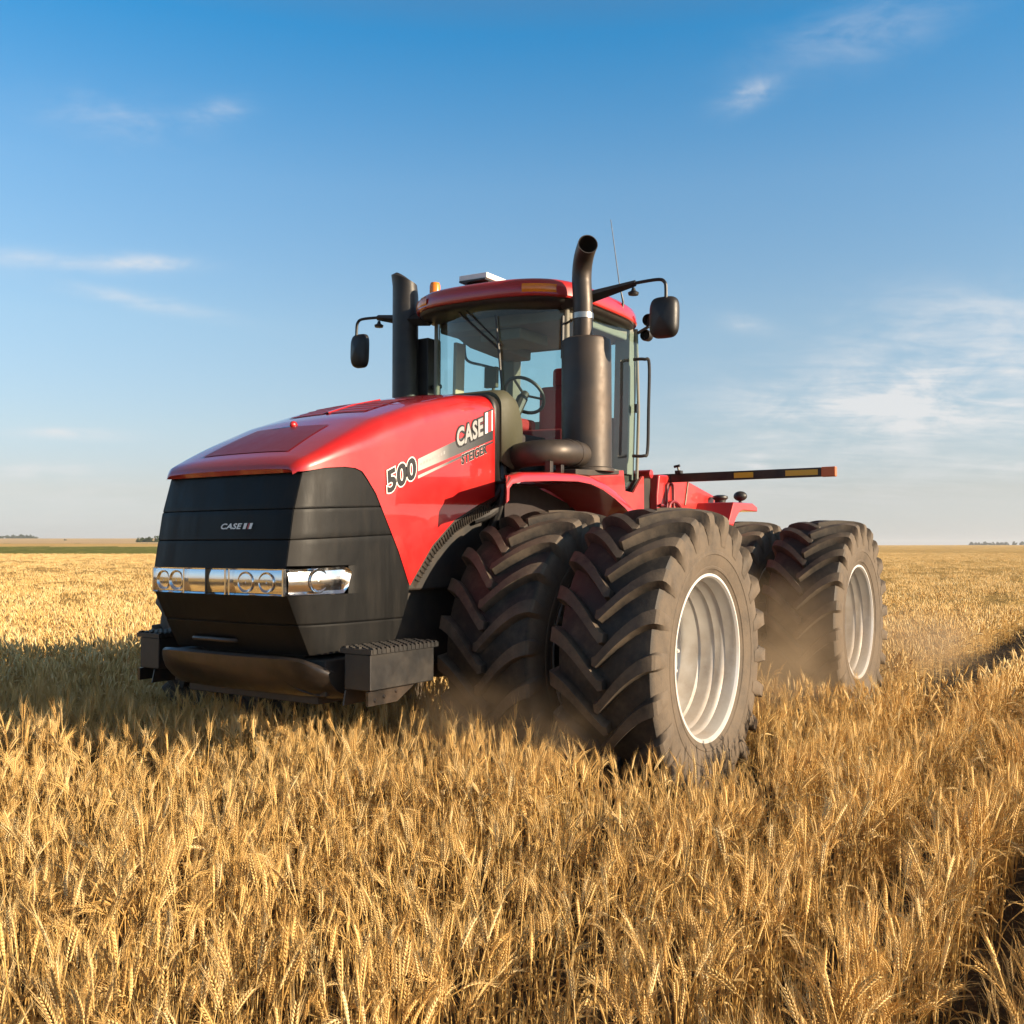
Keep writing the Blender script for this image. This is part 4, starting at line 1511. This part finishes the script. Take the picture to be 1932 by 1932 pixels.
# wiper
wp = MB()
wx_ = lambda y, z: wind_x(y, z) + 0.03
wp.tube([(wx_(-0.25, 3.76), -0.25, 3.76), (wx_(0.19, 3.40), 0.19, 3.40)], 0.010, 6)
wp.tube([(wx_(-0.15, 3.76), -0.15, 3.76), (wx_(0.23, 3.42), 0.23, 3.42)], 0.007, 6)
wp.tube([(wx_(0.17, 3.68), 0.17, 3.68), (wx_(0.205, 3.36), 0.205, 3.36), (wx_(0.235, 2.98), 0.235, 2.98)], [0.006, 0.014, 0.006], 6)
wp.build('wiper', M['black'], cab)
# rear roof corner lamps
for s in (1, -1):
    wl = MB()
    wl.lathe([(0.055, 0.0), (0.06, -0.02), (0.05, -0.09), (0.0, -0.10)], (-2.02, s * 0.86, 3.86), 'x', 16)
    wl.lathe([(0.05, 0.0), (0.055, -0.02), (0.05, -0.08), (0.0, -0.09)], (-2.03, s * 0.83, 3.72), 'x', 16)
    wl.tube([(-2.05, s * 0.86, 3.80), (-2.02, s * 0.76, 3.74)], 0.015, 6)
    wl.build('work_lamp', [M['black']], cab)
# mirrors
for s in (1, -1):
    ma = MB()
    ma.tube([(-0.72, s * 0.70, 3.77), (-0.73, s * 0.98, 3.79), (-0.75, s * 1.37, 3.86)], [0.060, 0.052, 0.026], 4)
    ma.tube(smooth_path([(-0.75, s * 1.36, 3.86), (-0.75, s * 1.56, 3.865), (-0.75, s * 1.62, 3.84), (-0.75, s * 1.635, 3.78), (-0.75, s * 1.635, 3.62)], 5), 0.014, 8)
    ma.lathe([(0.012, 0.06), (0.02, 0.035), (0.045, 0.02), (0.04, 0.0), (0.0, -0.004)], (-0.75, s * 1.35, 3.765), 'z', 12)
    ma.build('mirror_arm', M['black'], cab)
    mh = MB()
    rows = []
    for k in range(8):
        t = k / 7
        dep = 0.10 * t
        sc = (1 - (1 - 0.0) * max(0, (t - 0.0)) ** 4) ** 0.25 if t < 1 else 0.0
        sc = max(0.02, math.sqrt(max(0.0, 1 - t ** 3)))
        ring = []
        for j in range(32):
            a = 2 * math.pi * j / 32
            c, sn = math.cos(a), math.sin(a)
            ring.append((-0.80 + dep, s * (1.61 + (0.123 if s > 0 else 0.10) * sc * abs(c) ** 0.5 * (1 if c > 0 else -1)), 3.565 + 0.165 * sc * abs(sn) ** 0.5 * (1 if sn > 0 else -1)))
        rows.append(ring)
    mh.grid(rows, True)
    mh.cur = 1
    mh.add(rows[0], [tuple(range(32))])
    mh.build('mirror', [M['black'], M['mirror_glass']], cab, smooth=50)
an = MB()
an.tube([(-1.52, 0.84, 3.80), (-1.52, 0.86, 3.92), (-1.49, 0.83, 4.1), (-1.44, 0.76, 4.66)], [0.018, 0.010, 0.0045, 0.003], 8)
an.tube([(-1.52, 0.74, 3.82), (-1.52, 0.85, 3.82)], 0.018, 8)
an.build('antenna', M['black'], cab)
hb2 = MB()
hb2.tube(smooth_path([(-0.78, 0.70, 3.60), (-0.70, 0.85, 3.62), (-0.62, 0.93, 3.58)], 4), 0.010, 6)
hb2.tube([(-0.74, 0.70, 3.66), (-0.72, 0.715, 3.3)], 0.016, 6)
hb2.build('pipe_stay', M['black'], cab)

# --- cowl between hood and cab
cw = MB()


def cowl_row(x, w, zt, r=0.12):
    out = []
    for k in range(9):
        out.append((x, (w - r) * k / 8, zt))
    for k in range(1, 6):
        a = math.pi / 2 * k / 5
        out.append((x, w - r + r * math.sin(a), zt - r + r * math.cos(a)))
    return out


for s in (1, -1):
    rows = []
    for x, w, zt, zl in ((0.17, 0.66, 2.84, 2.36), (0.16, 0.715, 2.895, 2.35), (0.12, 0.73, 2.915, 2.33), (0.03, 0.735, 2.925, 2.30), (-0.05, 0.735, 2.89, 2.38), (-0.11, 0.73, 2.78, 2.50), (-0.13, 0.72, 2.72, 2.60)):
        rows.append([(p[0], s * p[1], p[2]) for p in cowl_row(x, w, zt)] + [(x, s * w, zl)])
    cw.grid(rows, False, s < 0)
cw.build('cowl', M['olive'], tractor, smooth=40, solid=0.02)
gk = MB()
for s in (1, -1):
    rows = []
    for x, ins in ((0.25, 0.03), (0.16, 0.03)):
        r0 = cowl_row(x, 0.70, 2.87)
        rows.append([(p[0], s * p[1], p[2]) for p in r0] + [(x, s * 0.70, 2.2)])
    gk.grid(rows, False, s < 0)
gk.build('cowl_gasket', M['black'], tractor, solid=0.02)
cp = MB()
cp.box((-0.70, -0.60, 2.30), (0.05, 0.60, 2.62))
cp.build('cab_bulkhead', M['chassis'], tractor, bevel=0.03)

# --- air intake stack on the far side
ai = MB()
rows = []
for z, rx, ry in ((2.3, 0.115, 0.125), (3.2, 0.115, 0.125), (3.82, 0.115, 0.125), (4.10, 0.115, 0.125), (4.20, 0.115, 0.125), (4.225, 0.07, 0.08), (4.23, 0.0, 0.0)):
    rows.append([(-0.76 + rx * math.cos(2 * math.pi * k / 28) + (0.02 if z > 4.1 else 0), -1.0 + ry * math.sin(2 * math.pi * k / 28), z - 0.05 * math.cos(2 * math.pi * k / 28 - 2.2) * (z > 4.05) * (rx > 0)) for k in range(28)])
ai.grid(rows, True)
intake = ai.build('air_intake', M['black'], tractor, smooth=40)
ai = MB()
ai.box((-1.05, -0.98, 2.5), (-0.85, -0.80, 3.66))
ai.tube([(-0.92, -0.80, 3.2), (-0.92, -0.70, 3.2)], 0.025, 8)
ai.tube([(-0.92, -0.80, 3.1), (-0.92, -0.70, 3.1)], 0.025, 8)
ai.build('intake_housing', M['black'], intake, bevel=0.02)

# --- rear body
rbm = MB()
rbm.prism([(-2.42, 1.75), (-2.41, 2.2), (-2.46, 2.41), (-2.76, 2.42), (-3.10, 2.395), (-3.12, 2.39), (-3.88, 2.26), (-3.92, 2.18), (-3.92, 1.75)], -0.80, 0.80)
rear = rbm.build('rear_body', M['red_dull'], tractor, bevel=0.02)
rbm = MB()
rbm.tube([(-3.14, 0.804, 2.37), (-3.06, 0.804, 2.13)], 0.010, 6)
rbm.build('panel_seam', M['muffler'], rear)
lp = MB()
lp.tube(smooth_path([(-2.60, 0.815, 2.0), (-2.60, 0.815, 2.27), (-2.63, 0.815, 2.325), (-2.71, 0.815, 2.33), (-2.755, 0.815, 2.28), (-2.755, 0.815, 2.0)], 5), 0.012, 8)
lp.tube(smooth_path([(-2.60, 0.825, 2.0), (-2.64, 0.825, 2.12), (-2.76, 0.825, 2.155), (-2.90, 0.825, 2.10), (-2.96, 0.825, 2.0)], 5), 0.016, 8)
lp.tube(smooth_path([(-2.42, 0.825, 2.11), (-2.52, 0.825, 2.10), (-2.60, 0.825, 2.02)], 5), 0.014, 8)
lp.build('hydraulic_line', M['red_dark'], rear)
ps = MB()
ps.box((-2.43, 0.30, 1.75), (-2.10, 0.72, 2.37))
ps.build('hitch_post', M['chassis'], tractor, bevel=0.01)
rc = MB()
rc.tube([(-2.24, 0.60, 2.40), (-2.24, 0.82, 2.40)], 0.042, 16)
rc.build('filler_cap', M['red'], tractor)
for s in (1, -1):
    rfn = MB()
    rfn.prism([(-3.16, 1.80), (-3.20, 1.88), (-3.395, 2.165), (-3.95, 2.175), (-4.10, 2.135), (-4.10, 2.085), (-3.66, 2.085), (-3.55, 2.06), (-3.46, 2.0), (-3.24, 1.76)], s * 0.70, s * 1.20)
    rf = rfn.build('rear_fender', M['red'], tractor, bevel=0.012)
    d1 = MB()
    d1.lathe([(0.055, 0.0), (0.06, 0.03), (0.085, 0.055), (0.08, 0.075), (0.04, 0.088), (0.0, 0.09)], (-3.78, s * 0.90, 2.175), 'z', 18)
    d1.ellipsoid((-3.98, s * 1.05, 2.255), (0.065, 0.075, 0.055))
    d1.tube([(-3.98, s * 1.05, 2.16), (-3.98, s * 1.05, 2.21)], 0.02, 8)
    d1.build('fender_lamp', M['black'], rf)

# --- width marker boom
bo = MB()
bo.box((-2.745, -0.10, 2.345), (-2.70, 2.30, 2.43))
boom = bo.build('marker_boom', M['steel_black'], tractor, bevel=0.006)
bo = MB()
bo.box((-2.752, 2.301, 2.342), (-2.694, 2.43, 2.433))
bo.build('boom_end_lamp', M['orange'], boom, bevel=0.008)
for ya, yb in ((1.47, 1.66), (1.97, 2.27)):
    bo = MB()
    bo.box((-2.70, ya, 2.362), (-2.697, yb, 2.413))
    bo.build('boom_reflector', M['yellow'], boom)
bo = MB()
bo.box((-2.75, 0.86, 2.43), (-2.69, 0.92, 2.46))
bo.tube([(-2.72, 0.89, 2.45), (-2.72, 0.88, 2.50)], 0.012, 6)
bo.tube([(-2.72, 0.84, 2.50), (-2.72, 0.90, 2.51)], 0.014, 6)
bo.build('boom_latch', M['black'], boom)

# ------------------------------------------------------------------ trees on the horizon
def leaf_material(name, a, b):
    mt, N = new_mat(name)
    t = N.n('ShaderNodeAttribute', attribute_name='tone').outputs['Fac']
    c = N.mix(t, a, b)
    df = N.n('ShaderNodeBsdfDiffuse', {'Color': c})
    tl = N.n('ShaderNodeBsdfTranslucent', {'Color': c})
    mx = N.n('ShaderNodeMixShader', {0: 0.2, 1: df.outputs[0], 2: tl.outputs[0]})
    N.n('ShaderNodeOutputMaterial', {'Surface': mx.outputs[0]})
    return mt


M['foliage'] = leaf_material('tree_foliage', (0.035, 0.055, 0.022), (0.085, 0.115, 0.05))
M['foliage_far'] = leaf_material('distant_tree_foliage', (0.045, 0.065, 0.035), (0.09, 0.115, 0.06))
M['bark'] = principled('bark', (0.09, 0.07, 0.05), 0.9)


def make_tree(u, v, h, wd, label, group, fol, seed, trunk_h=0.15):
    r = random.Random(seed)
    x = CAM.x + u * RIGHT.x + v * DIRH.x
    y = CAM.y + u * RIGHT.y + v * DIRH.y
    z = float(terrain(x, y))
    root = empty('tree', (x, y, z))
    root['label'], root['category'], root['group'] = label, 'tree', group
    tb = MB()
    tb.tube([(0, 0, -0.2), (0.03 * h, 0, h * 0.3), (0.0, 0.02 * h, h * 0.6)], [0.045 * h, 0.03 * h, 0.012 * h], 7)
    for k in range(4):
        a = r.uniform(0, 6.28)
        tb.tube([(0.02 * h, 0, h * (0.25 + 0.07 * k)), (math.cos(a) * wd * 0.3, math.sin(a) * wd * 0.3, h * (0.5 + 0.08 * k))], [0.018 * h, 0.006 * h], 5)
    tb.build('trunk', M['bark'], root)
    T = Tri()
    nb = 20
    for k in range(nb):
        a = r.uniform(0, 6.28)
        q = r.random() ** 0.6
        bx_, by_ = math.cos(a) * q * wd * 0.36, math.sin(a) * q * wd * 0.36
        top = h * (0.93 - 0.35 * q * q) * r.uniform(0.8, 1.05)
        bz = trunk_h * h + (top - trunk_h * h) * r.uniform(0.02, 0.95)
        br_ = wd * r.uniform(0.10, 0.2)
        base_t = r.uniform(0.0, 1.0)
        for j in range(46):
            d = Vector((r.gauss(0, 1), r.gauss(0, 1), r.gauss(0, 1))).normalized() * br_ * r.random() ** 0.35
            c = Vector((bx_, by_, max(bz + d.z * 0.9, 0.05 * h))) + Vector((d.x, d.y, 0))
            s = h * r.uniform(0.05, 0.10)
            e1 = Vector((r.gauss(0, 1), r.gauss(0, 1), r.gauss(0, 1))).normalized()
            e2 = e1.cross(Vector((r.gauss(0, 1), r.gauss(0, 1), r.gauss(0, 1)))).normalized()
            T.tone = min(1, max(0, base_t + r.uniform(-0.3, 0.3)))
            T.add([c - e1 * s, c - e2 * s * 0.6, c + e1 * s, c + e2 * s * 0.6], [(0, 1, 2, 3)], 0)
    o = T.build('crown')
    o.data.materials.clear()
    o.data.materials.append(fol)
    o.data.polygons.foreach_set('material_index', [0] * len(o.data.polygons))
    COL.objects.link(o)
    o.parent = root
    return root


def u_of(xpix, v):
    return (xpix - 966) / 1870.0 * v


tr = random.Random(3)
g1 = 'dark trees left of the tractor'
make_tree(u_of(262, 430), 430, 2.6, 4.2, 'low dark bush at the left end of the clump beside the tractor nose', g1, M['foliage'], 21, 0.02)
make_tree(u_of(273, 436), 436, 3.4, 4.2, 'taller dark round tree in the middle of the clump beside the tractor nose', g1, M['foliage'], 22, 0.02)
make_tree(u_of(284, 432), 432, 3.3, 4.4, 'dark tree of the clump touching the outline of the tractor nose', g1, M['foliage'], 23, 0.02)
make_tree(u_of(296, 438), 438, 3.5, 4.6, 'dark tree of the clump half hidden behind the tractor nose', g1, M['foliage'], 24, 0.02)
make_tree(u_of(124, 560), 560, 1.6, 2.0, 'tiny lone bush on the pale field at the left', 'lone bush', M['foliage_far'], 25, 0.02)
for k, xp in enumerate((3, 14, 24, 33, 41, 50, 58, 66)):
    make_tree(u_of(xp, 1150 + 12 * (k % 3)), 1150 + 12 * (k % 3), [5.5, 5.0, 5.2, 5.2, 6.5, 5.0, 5.2, 4.0][k], 7.5, 'grey green tree in the far row on the left horizon', 'far row of trees on the left horizon', M['foliage_far'], 40 + k, 0.03)
for k, (xp, h) in enumerate(((1832, 7.5), (1841, 5.5), (1849, 7.2), (1858, 8.0), (1866, 6.8), (1874, 7.0), (1882, 6.6), (1890, 7.0), (1898, 7.2), (1914, 8.0), (1928, 7.0), (1937, 6.5))):
    make_tree(u_of(xp, 1500 + 15 * (k % 3)), 1500 + 15 * (k % 3), h, 8.5, 'grey green tree in the far row on the right horizon', 'far row of trees on the right horizon', M['foliage_far'], 60 + k, 0.05)

# ------------------------------------------------------------------ dust
def dust_material(name, dens, scale, seed):
    mt, N = new_mat(name)
    co = N.n('ShaderNodeTexCoord').outputs['Object']
    ln = N.n('ShaderNodeVectorMath', {0: co}, operation='LENGTH').outputs['Value']
    fall = N.n('ShaderNodeMapRange', {0: ln, 1: 0.15, 2: 1.0, 3: 1.0, 4: 0.0}, interpolation_type='SMOOTHSTEP').outputs[0]
    geo = N.n('ShaderNodeNewGeometry').outputs['Position']
    off = N.n('ShaderNodeVectorMath', {0: geo, 1: (seed, seed * 1.7, 0)}, operation='ADD').outputs[0]
    n = N.noise(off, scale, 4.0, 0.6, 0.4)
    nz = N.n('ShaderNodeMapRange', {0: n, 1: 0.38, 2: 0.68, 3: 0.12, 4: 1.0}, interpolation_type='SMOOTHSTEP').outputs[0]
    d = N.math('MULTIPLY', N.math('MULTIPLY', fall, nz), dens)
    v = N.n('ShaderNodeVolumePrincipled', {'Color': (0.72, 0.52, 0.33, 1), 'Density': d, 'Anisotropy': 0.2})
    N.n('ShaderNodeOutputMaterial', {'Volume': v.outputs[0]})
    return mt


def dust(c, r, dens, scale, seed, label):
    mb = MB()
    mb.ellipsoid((0, 0, 0), (1, 1, 1), 20, 12)
    o = mb.build('dust_cloud', dust_material('dust_haze', dens, scale, seed))
    o.location = c
    o.scale = r
    o['kind'] = 'stuff'
    o['label'] = label
    o['category'] = 'dust'


dust((-2.2, 1.9, 0.75), (1.9, 1.3, 0.85), 1.3, 1.6, 1.0, 'brown dust hanging low between the front and rear left wheels')
dust((1.35, 1.45, 0.60), (0.75, 0.9, 0.38), 0.9, 2.2, 4.0, 'brown dust rising in front of the front left dual tyres')
dust((-5.4, 2.5, 0.6), (2.0, 1.0, 0.55), 0.75, 1.6, 8.0, 'thin brown dust trailing behind the rear left wheels')

# ------------------------------------------------------------------ air
hzm, N = new_mat('thin_haze')
v = N.n('ShaderNodeVolumePrincipled', {'Color': (0.86, 0.90, 0.95, 1), 'Density': 0.00022, 'Anisotropy': 0.1})
N.n('ShaderNodeOutputMaterial', {'Volume': v.outputs[0]})
hzb = MB()
hzb.box((-6500, -6500, -9), (6500, 6500, 40))
hz_o = hzb.build('haze', hzm, smooth=0)
hz_o['kind'] = 'stuff'
hz_o['label'] = 'thin pale haze over the fields'
hz_o['category'] = 'haze'
